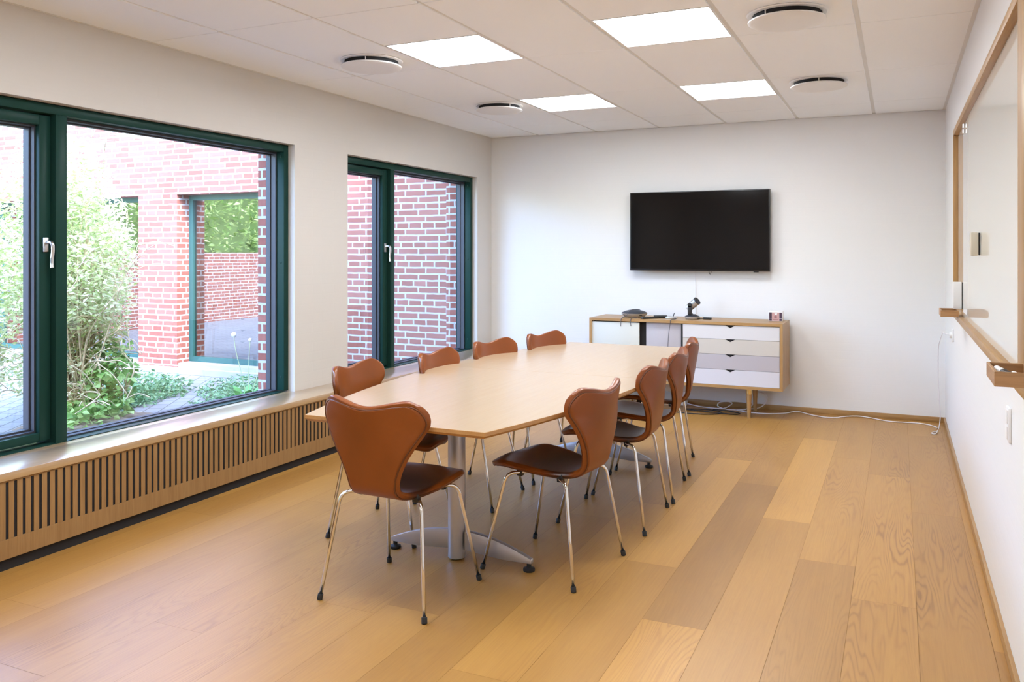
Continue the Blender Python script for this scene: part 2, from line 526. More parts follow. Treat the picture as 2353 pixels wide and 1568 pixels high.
def add_prism(bm, poly, axis, a, b, mi=0, bev=0.0):
    """poly in the plane across axis, extruded from a to b"""
    def P(u, v, w):
        return {'X': (w, u, v), 'Y': (u, w, v), 'Z': (u, v, w)}[axis]
    t = bmesh.new()
    A = [t.verts.new(P(u, v, a)) for u, v in poly]
    B = [t.verts.new(P(u, v, b)) for u, v in poly]
    n = len(poly)
    t.faces.new(A[::-1]); t.faces.new(B)
    for i in range(n):
        t.faces.new((A[i], A[(i + 1) % n], B[(i + 1) % n], B[i]))
    bmesh.ops.recalc_face_normals(t, faces=t.faces[:])
    if bev:
        bmesh.ops.bevel(t, geom=t.edges[:], offset=bev, segments=2, profile=0.5, affect='EDGES')
    merge(bm, t, mi)

def obj(name, bm, mats, parent=None, smooth=30):
    me = D.meshes.new(name)
    bmesh.ops.recalc_face_normals(bm, faces=bm.faces[:])
    bm.to_mesh(me)
    bm.free()
    for m in (mats if isinstance(mats, (list, tuple)) else [mats]):
        me.materials.append(m)
    if smooth:
        me.polygons.foreach_set('use_smooth', [True] * len(me.polygons))
        me.set_sharp_from_angle(angle=math.radians(smooth))
    o = D.objects.new(name, me)
    COL.objects.link(o)
    if parent is not None:
        o.parent = parent
    return o

def empty(name, label, cat, loc=(0, 0, 0), rz=0.0, group=None):
    o = D.objects.new(name, None)
    o.empty_display_size = 0.1
    o.location = loc
    o.rotation_euler = (0, 0, rz)
    COL.objects.link(o)
    return tag(o, label, cat, group)

def tag(o, label, cat, group=None, kind=None):
    if label: o['label'] = label
    if cat: o['category'] = cat
    if group: o['group'] = group
    if kind: o['kind'] = kind
    return o

def struct(name, bm, mats, parent=None, smooth=30, label=None):
    o = obj(name, bm, mats, parent, smooth)
    o['kind'] = 'structure'
    if label: o['label'] = label
    return o

def copy_tree(o, parent=None):
    c = o.copy()
    COL.objects.link(c)
    if parent is not None:
        c.parent = parent
    for ch in [x for x in D.objects if x.parent == o]:
        copy_tree(ch, c)
    return c

NB = bmesh.new

# ------------------------------------------------------------------ room shell
XL, XR, YB, YN, ZC = -3.688, 0.339, 7.509, -1.3, 2.496
XO = -4.04                                # outer brick face of the window wall

def strip_planks():
    seam0, pitch = 0.063, 0.2315
    ends = {0: 5.307, 1: 4.855, 2: 5.58, 3: 3.905, 4: 4.43, 5: 5.055, 6: 3.57}
    tones = {}
    tone_at = {(4, 0): 0.86, (4, -1): 0.46, (4, 1): 0.42, (6, 0): 0.80, (6, 1): 0.42, (6, -1): 0.48, (5, -1): 0.24, (5, 0): 0.42, (5, -2): 0.84,
               (2, 0): 0.64, (2, 1): 0.42, (2, -1): 0.46, (1, -1): 0.36, (1, 0): 0.44, (3, 0): 0.58, (3, -1): 0.30, (3, 1): 0.46, (0, 0): 0.40, (0, -1): 0.60}
    fig_at = {(2, 0): 0.95, (2, -1): 0.8, (1, -1): 0.85, (1, 0): 0.6, (3, 0): 0.65, (3, -1): 0.5, (4, 0): 0.22, (5, -1): 0.2, (2, 1): 0.7, (4, 1): 0.6, (5, 0): 0.6, (6, 0): 0.15}
    rnd = random.Random(11)
    bm = NB()
    ft = bm.faces.layers.float.new('tone')
    fs = bm.faces.layers.float.new('seed')
    fg = bm.faces.layers.float.new('figure')
    gap = 0.0005
    row = 0
    x_hi = XR
    x_lo = seam0 + pitch
    while x_hi > XL:
        e0 = ends.get(row)
        if e0 is None:
            e0 = 2.0 + rnd.random() * 2.03
            if row == 8: e0 = 2.055
            if row == 12: e0 = 2.25
        if row == 2: e0 = 5.58 - 2.035
        if row == 0: e0 = 5.307
        k0 = -4
        for k in range(-4, 4):
            a = e0 + 2.03 * k
            b = a + 2.03
            key_k = k if row in (1, 2, 3, 4, 5, 6, 0) else k
            lo, hi = max(a, YN) + gap, min(b, YB) - gap
            if hi <= lo:
                continue
            xl, xh = max(x_lo, XL) + gap, x_hi - gap
            vs_ = [bm.verts.new(p) for p in ((xl, lo, 0), (xh, lo, 0), (xh, hi, 0), (xl, hi, 0))]
            f = bm.faces.new(vs_)
            key = (row, k)
            f[ft] = tone_at.get(key, 0.30 + 0.34 * rnd.random())
            f[fs] = rnd.random()
            f[fg] = fig_at.get(key, 0.12 + 0.45 * rnd.random())
        x_hi = x_lo
        x_lo = x_lo - pitch
        row += 1
    # the dark joint below the boards
    vs_ = [bm.verts.new(p) for p in ((XL, YN, -0.0025), (XR, YN, -0.0025), (XR, YB, -0.0025), (XL, YB, -0.0025))]
    f = bm.faces.new(vs_); f.material_index = 1
    add_box(bm, (XL, YN, -0.2), (XR, YB, -0.004), mi=1)
    return struct('floor', bm, [M['floor'], plain('floor_joint', (0.28, 0.155, 0.06, 1), 0.8)], smooth=0)
strip_planks()

# windows of the room: (y0, y1, mullion centre)
WIN = [(2.12, 4.508, 2.818), (5.106, 7.202, 5.79)]
WZ0, WZ1 = 0.425, 2.082

def wall_with_holes(name, x0, x1, y0, y1, z0, z1, holes, mats, label=None):
    bm = NB()
    ys = [y0]
    for a, b, c, d in holes:
        add_box(bm, (x0, ys[-1], z0), (x1, a, z1))
        add_box(bm, (x0, a, z0), (x1, b, c))
        add_box(bm, (x0, a, d), (x1, b, z1))
        ys.append(b)
    add_box(bm, (x0, ys[-1], z0), (x1, y1, z1))
    bmesh.ops.remove_doubles(bm, verts=bm.verts[:], dist=1e-5)
    return struct(name, bm, mats, label=label, smooth=0)

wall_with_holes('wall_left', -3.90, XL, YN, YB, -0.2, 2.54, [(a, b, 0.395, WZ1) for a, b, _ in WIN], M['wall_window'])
wall_with_holes('wall_outer', XO, -3.90, YN - 0.3, 7.448, -0.3, 3.2, [(2.10, 4.555, 0.36, 2.12), (5.06, 7.225, 0.36, 2.12)], [M['brick_yz']])
# brick reveals on the far side of each opening face the camera: their own small skin of brick
for nm, y in (('wall_reveal_1', 4.555), ('wall_reveal_2', 7.225)):
    bm = NB(); add_box(bm, (XO - 0.001, y - 0.004, 0.36), (-3.895, y, 2.12)); struct(nm, bm, M['brick_xz'], smooth=0)
bm = NB(); add_box(bm, (XL - 0.21, YB, -0.2), (XR + 0.2, YB + 0.2, 2.54)); struct('wall_back', bm, M['wall_x'], smooth=0)
bm = NB(); add_box(bm, (XR, YN, -0.2), (XR + 0.2, YB, 2.54)); struct('wall_right', bm, M['wall_y'], smooth=0)
bm = NB(); add_box(bm, (XL - 0.21, YN - 0.2, -0.2), (XR + 0.2, YN, 2.54)); struct('wall_front', bm, M['wall_x'], smooth=0)
bm = NB(); add_box(bm, (XO, YN - 0.3, 2.56), (XR + 1.2, YB + 0.2, 3.2)); struct('roof', bm, M['concrete'], smooth=0)

# skirting boards
bm = NB(); add_box(bm, (XL + 0.3, YB - 0.014, 0), (XR, YB, 0.042), 0.002); struct('baseboard_back', bm, M['oak_x'])
bm = NB(); add_box(bm, (XR - 0.014, YN, 0), (XR, YB - 0.014, 0.042), 0.002); struct('baseboard_right', bm, M['oak'])

# ceiling: 600 x 1200 tiles between long bars, thin cross joints
U0, V0 = -3.783, 3.30
cols_x = [XL] + [U0 + 0.6 * k for k in range(1, 7)] + [XR]
rows_y = [YB, V0 + 3.6, V0 + 2.4, V0 + 1.2, V0, V0 - 1.2, V0 - 2.4, V0 - 3.6, YN]
rows_y = sorted(y for y in rows_y if YN <= y <= YB)
LIGHTS = [(2, V0 + 0.6), (4, V0 + 0.6), (2, V0 + 2.4), (4, V0 + 2.4), (2, V0 - 1.2), (4, V0 - 1.2), (2, V0 - 3.0), (4, V0 - 3.0)]  # last four: unseen panels carrying on the grid, added to brighten the room
bm = NB()
for ci in range(len(cols_x) - 1):
    xa, xb = cols_x[ci], cols_x[ci + 1]
    for ya, yb in zip(rows_y[:-1], rows_y[1:]):
        segs = [(ya, yb)]
        for lc, ly in LIGHTS:
            if lc == ci and ly >= ya - 1e-6 and ly + 0.6 <= yb + 1e-6:
                segs = [(p, q) for p, q in ((ya, ly), (ly + 0.6, yb)) if q - p > 0.05]
        for p, q in segs:
            add_box(bm, (xa + 0.012, p + 0.0030, ZC), (xb - 0.012, q - 0.0030, ZC + 0.02), 0.0015, 1)
for x in cols_x[1:-1]:
    add_box(bm, (x - 0.0118, YN, ZC + 0.007), (x + 0.0118, YB, ZC + 0.02), mi=1)
for lo, hi in (((XL, YN, ZC - 0.001), (XL + 0.02, YB, ZC + 0.02)), ((XR - 0.02, YN, ZC - 0.001), (XR, YB, ZC + 0.02)), ((XL, YB - 0.012, ZC), (XR, YB, ZC + 0.02))):
    add_box(bm, lo, hi, mi=1)
add_box(bm, (XL, YN, ZC + 0.022), (XR, YB, ZC + 0.06), mi=2)
struct('ceiling', bm, [M['ceiling'], M['grid'], M['ceiling_gap']], smooth=0)

def ceiling_light(ci, y, label):
    x0, x1 = cols_x[ci] + 0.010, cols_x[ci + 1] - 0.010
    y0, y1 = y + 0.004, y + 0.596
    t = empty('ceiling_light', label, 'ceiling light', ((x0 + x1) / 2, (y0 + y1) / 2, ZC), 0, 'square ceiling light panels')
    hx, hy = (x1 - x0) / 2, (y1 - y0) / 2
    bm = NB()
    w = 0.008
    for lo, hi in (((-hx, -hy, 0), (hx, -hy + w, 0.018)), ((-hx, hy - w, 0), (hx, hy, 0.018)), ((-hx, -hy + w, 0), (-hx + w, hy - w, 0.018)), ((hx - w, -hy + w, 0), (hx, hy - w, 0.018))):
        add_box(bm, lo, hi)
    obj('frame', bm, M['white_metal'], t, 0)
    bm = NB(); add_box(bm, (-hx + w, -hy + w, 0.003), (hx - w, hy - w, 0.016)); obj('diffuser', bm, M['lit'], t, 0)
    return t
LL = ['lit square panel over the near half of the table, towards the windows', 'lit square panel nearest the large round vent in the ceiling',
      'lit square panel over the far half of the table, towards the windows', 'lit square panel nearest the television wall and whiteboard',
      'unseen light panel added above the near table end, towards the windows', 'unseen light panel added above the near table end, towards the whiteboard',
      'unseen light panel added near the entrance, towards the windows', 'unseen light panel added near the entrance, towards the whiteboard']
for (ci, y), l in zip(LIGHTS, LL):
    ceiling_light(ci, y, l)

def make_vent():
    t = empty('ceiling_vent', 'round white vent', 'vent')
    bm = NB(); add_lathe(bm, [(0.182, 0.0), (0.186, -0.003), (0.180, -0.008), (0.160, -0.010), (0.150, -0.004), (0.150, 0.0)], segs=56); obj('rim', bm, M['white_metal'], t)
    bm = NB(); add_lathe(bm, [(0.156, -0.034), (0.156, -0.003)], segs=40); obj('neck', bm, M['dark'], t)
    bm = NB()
    add_lathe(bm, [(0.0, -0.052), (0.120, -0.0505), (0.165, -0.047), (0.178, -0.041), (0.179, -0.036), (0.172, -0.032), (0.0, -0.032)], segs=56)
    obj('disc', bm, M['white_metal'], t, 50)
    for k in range(3):
        a = 2 * PI * k / 3 + 0.9
        bm = NB(); add_tube(bm, [(0.160 * math.cos(a), 0.160 * math.sin(a), -0.036), (0.160 * math.cos(a), 0.160 * math.sin(a), -0.004)], 0.003, 8)
        obj('spacer_pin', bm, M['white_metal'], t)
    return t
vents = [(-2.84, 4.17, 'round white ceiling vent beside the near window-side light panel'), (-2.81, 5.86, 'round white ceiling vent beside the far window-side light panel'),
         (-0.483, 4.17, 'largest round white ceiling vent, nearest the whiteboard'), (-0.48, 5.90, 'round white ceiling vent before the television wall, towards the whiteboard')]
v0 = make_vent()
for i, (x, y, l) in enumerate(vents):
    o = v0 if i == 0 else copy_tree(v0)
    o.location = (x, y, ZC)
    o.rotation_euler.z = i * 0.6
    tag(o, l, 'vent', 'round ceiling vents')

# ------------------------------------------------------------------ windows in the window wall
XF = -3.740                                # inner face of the frames
def make_window(idx, y0, y1, ym):
    zb, zt = WZ0 + 0.004, WZ1 - 0.004
    fw = 0.046
    hm = 0.030
    bm = NB()
    add_box(bm, (-3.895, y1 - fw, zb), (XF, y1 - 0.001, zt), 0.002)
    add_box(bm, (-3.895, y0 + 0.001, zb), (XF, y0 + fw, zt), 0.002)
    add_box(bm, (-3.895, y0 + fw, zt - fw), (XF, y1 - fw, zt), 0.002)
    add_box(bm, (-3.895, y0 + fw, zb - 0.06), (XF, y1 - fw, zb - 0.004), 0.001)
    root = struct('window_%d' % idx, bm, M['green'], label='dark green framed window with a narrow opening sash beside a wide fixed pane')
    bm = NB(); add_box(bm, (-3.89, ym - hm, zb - 0.004), (XF, ym + hm, zt - fw), 0.002); obj('mullion', bm, M['green'], root)
    # fixed pane: beads and gasket
    a, b, c, d = ym + hm, y1 - fw, zb - 0.004, zt - fw
    bm = NB()
    for k, (xa, xb, w) in enumerate(((-3.860, -3.802, 0.012), (-3.875, -3.842, 0.019))):
        add_box(bm, (xa, b - w, c), (xb, b, d)); add_box(bm, (xa, a, c), (xb, a + w, d))
        add_box(bm, (xa, a + w, d - w), (xb, b - w, d)); add_box(bm, (xa, a + w, c), (xb, b - w, c + w * 0.6))
    obj('glazing_bead', bm, M['gasket'], root, 0)
    bm = NB(); add_box(bm, (-3.872, a + 0.004, c + 0.003), (-3.852, b - 0.004, d - 0.004)); obj('glass', bm, M['pane'], root, 0)
    bm = NB()
    for z in (0.52, 1.29, 2.0):
        add_lathe(bm, [(0.0085, 0), (0.007, 0.003), (0, 0.0035)], (0, 0, 0), 14, mat=Matrix.Translation((-3.768, b, z)) @ Matrix.Rotation(PI / 2, 4, 'X'))
    obj('screw_cover', bm, M['green'], root)
    # opening sash, set back
    a, b = y0 + fw + 0.004, ym - hm - 0.004
    c, d = zb + 0.012, zt - fw - 0.006
    xs = -3.772
    sw = 0.060
    bm = NB()
    add_box(bm, (-3.872, b - sw, c), (xs, b, d), 0.004); add_box(bm, (-3.872, a, c), (xs, a + sw, d), 0.004)
    add_box(bm, (-3.872, a + sw, d - sw * 0.85), (xs, b - sw, d), 0.004); add_box(bm, (-3.872, a + sw, c), (xs, b - sw, c + sw * 0.7), 0.004)
    sash = obj('sash', bm, M['green'], root)
    a2, b2, c2, d2 = a + sw, b - sw, c + sw * 0.7, d - sw * 0.85
    bm = NB()
    for xa, xb, w in ((-3.868, -3.800, 0.008), (-3.868, -3.828, 0.016)):
        add_box(bm, (xa, b2 - w, c2), (xb, b2, d2)); add_box(bm, (xa, a2, c2), (xb, a2 + w, d2))
        add_box(bm, (xa, a2 + w, d2 - w), (xb, b2 - w, d2)); add_box(bm, (xa, a2 + w, c2), (xb, b2 - w, c2 + w))
    obj('sash_bead', bm, M['gasket'], sash, 0)
    bm = NB(); add_box(bm, (-3.866, a2 + 0.004, c2 + 0.004), (-3.846, b2 - 0.004, d2 - 0.004)); obj('sash_glass', bm, M['pane'], sash, 0)
    # lever handle
    yh, zh = b - 0.030, 1.395
    bm = NB()
    add_box(bm, (xs - 0.001, yh - 0.015, zh - 0.036), (xs + 0.010, yh + 0.015, zh + 0.036), 0.004)
    h = obj('handle', bm, M['steel'], sash)
    bm = NB()
    pts = smooth_path([(xs + 0.008, yh, zh + 0.010), (xs + 0.035, yh, zh + 0.012), (xs + 0.050, yh + 0.002, zh + 0.002), (xs + 0.050, yh + 0.004, zh - 0.030), (xs + 0.046, yh + 0.002, zh - 0.075), (xs + 0.050, yh, zh - 0.112)], 6)
    add_tube(bm, pts, [0.009 if i < 8 else 0.0085 for i in range(len(pts))], 12)
    obj('lever', bm, M['steel'], h)
    return root
for i, w in enumerate(WIN):
    make_window(i + 1, *w)

# ------------------------------------------------------------------ radiator bench under the windows
BX = -3.440
bt = empty('radiator_bench', 'long oak window bench with a slatted radiator front and black toe kick', 'bench', (BX, 3.0, 0))
def W2L(o, bm):
    bmesh.ops.translate(bm, vec=-Vector(o.location), verts=bm.verts[:])
    return bm
bm = NB(); add_box(bm, (XL - 0.001, YN + 0.02, 0.386), (BX, YB - 0.001, 0.421), 0.002)
for a, b, _ in WIN:
    add_box(bm, (-3.741, a + 0.002, 0.39), (XL, b - 0.002, 0.421))
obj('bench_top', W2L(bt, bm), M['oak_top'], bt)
bm = NB()
xf, xb_ = BX - 0.008, BX - 0.0115
add_box(bm, (xb_ - 0.008, YN + 0.02, 0.05), (xf, YB - 0.002, 0.134), 0.001)
add_box(bm, (xb_, YN + 0.02, 0.378), (xf, YB - 0.002, 0.386))
pit = 0.0383
y = 2.350 - pit * 90
while y < YB - 0.03:
    if y > YN + 0.03:
        add_box(bm, (xb_, y, 0.134), (xf, y + 0.0250, 0.378), 0.0008, 1)
    y += pit
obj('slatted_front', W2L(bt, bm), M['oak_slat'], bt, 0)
bm = NB(); add_box(bm, (XL + 0.02, YN + 0.02, 0.051), (xb_ - 0.0085, YB - 0.01, 0.384)); add_box(bm, (xb_ - 0.0082, YN + 0.021, 0.1345), (xb_ - 0.0004, YB - 0.003, 0.3775)); obj('backing', W2L(bt, bm), M['dark'], bt, 0)
bm = NB(); add_box(bm, (XL + 0.02, YN + 0.02, 0.0), (-3.462, YB - 0.002, 0.05)); obj('toe_kick', W2L(bt, bm), M['dark'], bt, 0)

# ------------------------------------------------------------------ conference table
TX, TY, TZ, TH = -1.765, 4.22, 0.705, 1.505
tab = empty('conference_table', 'boat-shaped pale beech conference table on two grey column legs', 'table', (TX, TY, 0))
def half_w(y):
    t = y / TH
    return 0.405 + 0.215 * (1 - t * t)
def top_half(sgn):
    ys = [sgn * (0.0008 + (TH - 0.0008) * k / 20) for k in range(21)]
    out = [(half_w(y), y) for y in ys] + [(-half_w(y), y) for y in reversed(ys)]
    bm = NB()
    def loop(inset, z):
        r = []
        for x, y in out:
            yy = y if abs(y) < 0.01 else y * (1 - inset / TH)
            r.append(bm.verts.new((x - math.copysign(inset, x), yy, z)))
        return r
    loops = [loop(0.001, TZ), loop(0.0, TZ - 0.0015), loop(0.0, TZ - 0.015), loop(0.012, TZ - 0.026)]
    n = len(out)
    bm.faces.new(loops[0])
    bm.faces.new(loops[-1][::-1])
    for A, B in zip(loops[:-1], loops[1:]):
        for i in range(n):
            f = bm.faces.new((A[i], B[i], B[(i + 1) % n], A[(i + 1) % n]))
            f.material_index = 1
    return bm
obj('tabletop', top_half(-1), [M['beech'], M['beech_edge']], tab, 20)
obj('tabletop', top_half(1), [M['beech'], M['beech_edge']], tab, 20)
bm = NB()
add_box(bm, (-0.30, -1.02, 0.655), (-0.25, 1.02, 0.680)); add_box(bm, (0.25, -1.02, 0.655), (0.30, 1.02, 0.680))
for s in (-1, 1):
    add_box(bm, (-0.30, s * 0.95 - 0.03, 0.655), (0.30, s * 0.95 + 0.03, 0.680))
obj('under_frame', bm, M['alu'], tab)
for s in (-1, 1):
    bm = NB(); add_lathe(bm, [(0.034, 0.006), (0.0385, 0.010), (0.0385, 0.656)], (-0.015 if s < 0 else 0, s * 0.945, 0), 36); obj('column', bm, M['alu'], tab, 40)
    bm = NB()
    for d in (-1, 1):
        n = 14
        top = []
        for k in range(n + 1):
            u = k / n
            top.append((d * (0.030 + 0.320 * u), 0.052 + 0.078 * (1 - u ** 1.8)))
        poly = top + [(d * 0.350, 0.034), (d * 0.22, 0.032), (d * 0.03, 0.046)]
        if d < 0: poly = poly[::-1]
        t = NB()
        add_prism(t, poly, 'Y', s * 0.945 - 0.013, s * 0.945 + 0.013, bev=0.003)
        merge(bm, t)
    ft_ = obj('foot_bar', bm, M['alu'], tab, 40)
    for d in (-1, 1):
        bm = NB(); add_lathe(bm, [(0.024, 0.0), (0.026, 0.004), (0.025, 0.012), (0.010, 0.018), (0.010, 0.036)], (d * 0.335, s * 0.945, 0), 24); obj('glide', bm, M['rubber'], ft_, 40)

# ------------------------------------------------------------------ chairs
def catmull(P, n):
    P = [Vector(p) for p in P]
    out = smooth_path(P, 12)
    d = [0.0]
    for a, b in zip(out[:-1], out[1:]):
        d.append(d[-1] + (b - a).length)
    Lt = d[-1]
    res = []
    for k in range(n):
        s = Lt * (n[k] if isinstance(n, list) else k / (n - 1))
        i = min(max(np.searchsorted(d, s) - 1, 0), len(out) - 2)
        u = (s - d[i]) / max(d[i + 1] - d[i], 1e-9)
        res.append(out[i].lerp(out[i + 1], u))
    return res, Lt

PROF = [(-0.262, 0, 0.806), (-0.252, 0, 0.740), (-0.238, 0, 0.660), (-0.224, 0, 0.580), (-0.212, 0, 0.515), (-0.197, 0, 0.462), (-0.163, 0, 0.435),
        (-0.108, 0, 0.427), (-0.03, 0, 0.432), (0.06, 0, 0.443), (0.145, 0, 0.450), (0.205, 0, 0.447), (0.252, 0, 0.431)]
WIDTH = [(0.0, 0.243), (0.07, 0.243), (0.10, 0.236), (0.145, 0.210), (0.19, 0.181), (0.24, 0.152), (0.295, 0.128), (0.35, 0.118), (0.40, 0.125), (0.48, 0.158), (0.56, 0.186), (0.66, 0.196), (0.83, 0.190)]

def shell_grid(inset=0.0, colsn=29):
    """front surface of the moulded shell, and its unit normals"""
    dense, Lt = catmull(PROF, 400)
    def at(s):
        x = min(max(s / Lt, 0), 1) * 399
        i = min(int(x), 398)
        return dense[i].lerp(dense[i + 1], x - i)
    ws = [w[0] for w in WIDTH]; wv = [w[1] for w in WIDTH]
    def width(s):
        # smooth interpolation
        x = min(max(s, ws[0]), ws[-1])
        i = max(0, min(len(ws) - 2, int(np.searchsorted(ws, x) - 1)))
        t = (x - ws[i]) / (ws[i + 1] - ws[i])
        m = lambda j: (wv[min(j + 1, len(wv) - 1)] - wv[max(j - 1, 0)]) / (ws[min(j + 1, len(ws) - 1)] - ws[max(j - 1, 0)])
        h = ws[i + 1] - ws[i]
        return ((2 * t ** 3 - 3 * t * t + 1) * wv[i] + (t ** 3 - 2 * t * t + t) * h * m(i) + (-2 * t ** 3 + 3 * t * t) * wv[i + 1] + (t ** 3 - t * t) * h * m(i + 1))
    ct, cf = 0.076, 0.125
    S = [inset + ct * (1 - math.cos(k / 14 * PI / 2)) for k in range(14)]
    a_, b_ = inset + ct, Lt - inset - cf
    S += [a_ + (b_ - a_) * k / 34 for k in range(34)]
    S += [Lt - inset - cf * (1 - math.sin(k / 14 * PI / 2)) for k in range(15)]
    rows = len(S)
    P = []
    for s in S:
        W = width(s) - inset
        if s - inset < ct:
            q = (ct - (s - inset)) / ct
            W = 0.165 + (W - 0.165) * math.sqrt(max(0, 1 - q * q))
        e = Lt - inset - s
        if e < cf:
            q = (cf - e) / cf
            W = 0.092 + (W - 0.092) * math.sqrt(max(0, 1 - q * q))
        rowp = []
        for c in range(colsn):
            v = -1 + 2 * c / (colsn - 1)
            v = math.sin(v * PI / 2) * 0.35 + v * 0.65
            y = v * W
            back = max(0.0, 1 - s / 0.34)                      # 1 at the very top, 0 at the bend
            topf = max(0.0, 1 - s / 0.16)
            dip = topf ** 1.6 * (0.025 * (math.cos(min(1, abs(y) / 0.180) * PI) * 0.5 + 0.5))
            frontf = max(0.0, 1 - (Lt - s) / 0.12)
            s2 = s + dip
            p = at(s2).copy()
            p.y = y
            k = min(1.08, abs(y) / 0.22)
            p.x += 0.060 * k ** 2 * min(1.0, back * 1.5) ** 1.0
            seat = min(1.0, max(0.0, (s - 0.42) / 0.1))
            p.z += 0.010 * k ** 2 * seat * (1 - frontf)
            p.z -= 0.014 * frontf ** 2 * k
            if frontf > 0: p.x -= 0.020 * frontf * (abs(y) / 0.18) ** 2
            rowp.append(p)
        P.append(rowp)
    R, Cn = rows, colsn
    N = [[None] * Cn for _ in range(R)]
    for i in range(R):
        for j in range(Cn):
            a = P[min(i + 1, R - 1)][j] - P[max(i - 1, 0)][j]
            b = P[i][min(j + 1, Cn - 1)] - P[i][max(j - 1, 0)]
            n = a.cross(b)
            n.normalize()
            N[i][j] = n
    # orient: normal at the seat centre points up
    if N[int(R * 0.7)][Cn // 2].z < 0:
        N = [[-n for n in r] for r in N]
    return P, N

def edge_f(i, j, R, C, P):
    """rough distance to the outline"""
    d = min((P[i][j] - P[i][0]).length, (P[i][j] - P[i][C - 1]).length, (P[i][j] - P[0][j]).length, (P[i][j] - P[R - 1][j]).length)
    return d

def pad_mesh(P, N, front, back, r_edge):
    R, C = len(P), len(P[0])
    bm = NB()
    F, B = [], []
    for i in range(R):
        fr, br = [], []
        for j in range(C):
            d = edge_f(i, j, R, C, P)
            k = min(1.0, d / r_edge)
            h = math.sqrt(max(0.0, 1 - (1 - k) ** 2))
            fr.append(bm.verts.new(P[i][j] + N[i][j] * (front * h)))
            if i in (0, R - 1) or j in (0, C - 1):
                br.append(None)
            else:
                br.append(bm.verts.new(P[i][j] - N[i][j] * (back * h)))
        F.append(fr); B.append(br)
    for i in range(R):
        for j in range(C):
            if B[i][j] is None:
                B[i][j] = F[i][j]
    for i in range(R - 1):
        for j in range(C - 1):
            for G, flip in ((F, False), (B, True)):
                q = [G[i][j], G[i + 1][j], G[i + 1][j + 1], G[i][j + 1]]
                if len(set(q)) < 4: 
                    q = list(dict.fromkeys(q))
                if flip: q = q[::-1]
                try:
                    bm.faces.new(q)
                except ValueError:
                    pass
    return bm

def outline(P, N, off):
    R, C = len(P), len(P[0])
    idx = [(0, j) for j in range(C)] + [(i, C - 1) for i in range(1, R)] + [(R - 1, j) for j in range(C - 2, -1, -1)] + [(i, 0) for i in range(R - 2, 0, -1)]
    return [P[i][j] + N[i][j] * off for i, j in idx]

def make_chair():
    t = empty('leather_chair', 'chair', 'chair')
    P, N = shell_grid(0.0)
    # padded leather front: bulging rim
    P0 = [[p - n * 0.000 for p, n in zip(a, b)] for a, b in zip(P, N)]
    bm = pad_mesh(P0, N, 0.012, 0.012, 0.014)
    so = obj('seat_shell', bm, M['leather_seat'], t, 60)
    # darker leather colour on the sitting surface, fading out towards the rim
    at = so.data.attributes.new('seat_dark', 'FLOAT', 'POINT')
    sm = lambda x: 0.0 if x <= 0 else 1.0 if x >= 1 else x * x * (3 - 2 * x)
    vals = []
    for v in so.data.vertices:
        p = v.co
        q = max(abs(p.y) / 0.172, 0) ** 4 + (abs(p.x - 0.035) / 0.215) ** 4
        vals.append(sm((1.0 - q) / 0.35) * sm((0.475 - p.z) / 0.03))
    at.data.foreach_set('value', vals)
    Pi, Ni = shell_grid(0.0150)
    Pb = [[p - n * 0.0125 for p, n in zip(a, b)] for a, b in zip(Pi, Ni)]
    bm = pad_mesh(Pb, Ni, 0.003, 0.005, 0.007)
    obj('back_cover', bm, M['leather_back'], t, 60)
    bm = NB(); add_tube(bm, outline(Pi, Ni, -0.0130), 0.0036, 6, closed=True); obj('welt', bm, M['leather_welt'], t, 0)
    # chromed tube legs
    z_top = 0.4115
    def leg(fx, fy, kx, ky, inner):
        foot = Vector((fx, fy, 0.022)); knee = Vector((kx, ky, z_top))
        inn = Vector(inner)
        d1 = (foot - knee).normalized(); d2 = (inn - knee).normalized()
        r = 0.040
        a, b = knee + d1 * r, knee + d2 * r
        pts = [foot]
        pts.append(foot.lerp(a, 0.5))
        for k in range(9):
            u = k / 8
            pts.append(a * (1 - u) ** 2 + knee * 2 * u * (1 - u) + b * u * u)
        pts.append(inn)
        bm = NB(); add_tube(bm, pts, 0.0074, 14)
        l = obj('leg', bm, M['chrome'], t, 0)
        dn = (knee - foot).normalized()
        q = Vector((0, 0, 1)).rotation_difference(dn).to_matrix().to_4x4()
        bm = NB()
        add_lathe(bm, [(0.0095, -0.022), (0.0110, -0.0205), (0.0110, -0.001), (0.0102, 0.0005), (0.0076, 0.0006)], foot, 18, mat=q)
        obj('foot_cap', bm, M['rubber'], l, 40)
    leg(-0.221, 0.2385, -0.160, 0.187, (0.02, 0.030, z_top - 0.002))
    leg(-0.221, -0.2385, -0.160, -0.187, (0.02, -0.030, z_top - 0.002))
    leg(0.221, 0.222, 0.136, 0.172, (-0.02, 0.045, z_top + 0.010))
    leg(0.221, -0.222, 0.136, -0.172, (-0.02, -0.045, z_top + 0.010))
    bm = NB(); add_box(bm, (-0.075, -0.075, 0.404), (0.075, 0.075, 0.422), 0.006); obj('mounting_plate', bm, M['black'], t)
    for x, y in ((-0.105, 0.130), (-0.105, -0.130), (0.092, 0.128), (0.092, -0.128)):
        bm = NB(); add_box(bm, (x - 0.013, y - 0.013, 0.398), (x + 0.013, y + 0.013, 0.433), 0.004); obj('spacer_block', bm, M['black'], t)
    return t

def pose(front, rear):
    """floor point midway between the feet and heading, from front and rear foot midpoints"""
    fx, fy = front; rx, ry = rear
    return (fx + rx) / 2, (fy + ry) / 2, math.atan2(fy - ry, fx - rx)
def from_rear(rx, ry, deg):
    a = math.radians(deg)
    return rx + 0.221 * math.cos(a), ry + 0.221 * math.sin(a), a

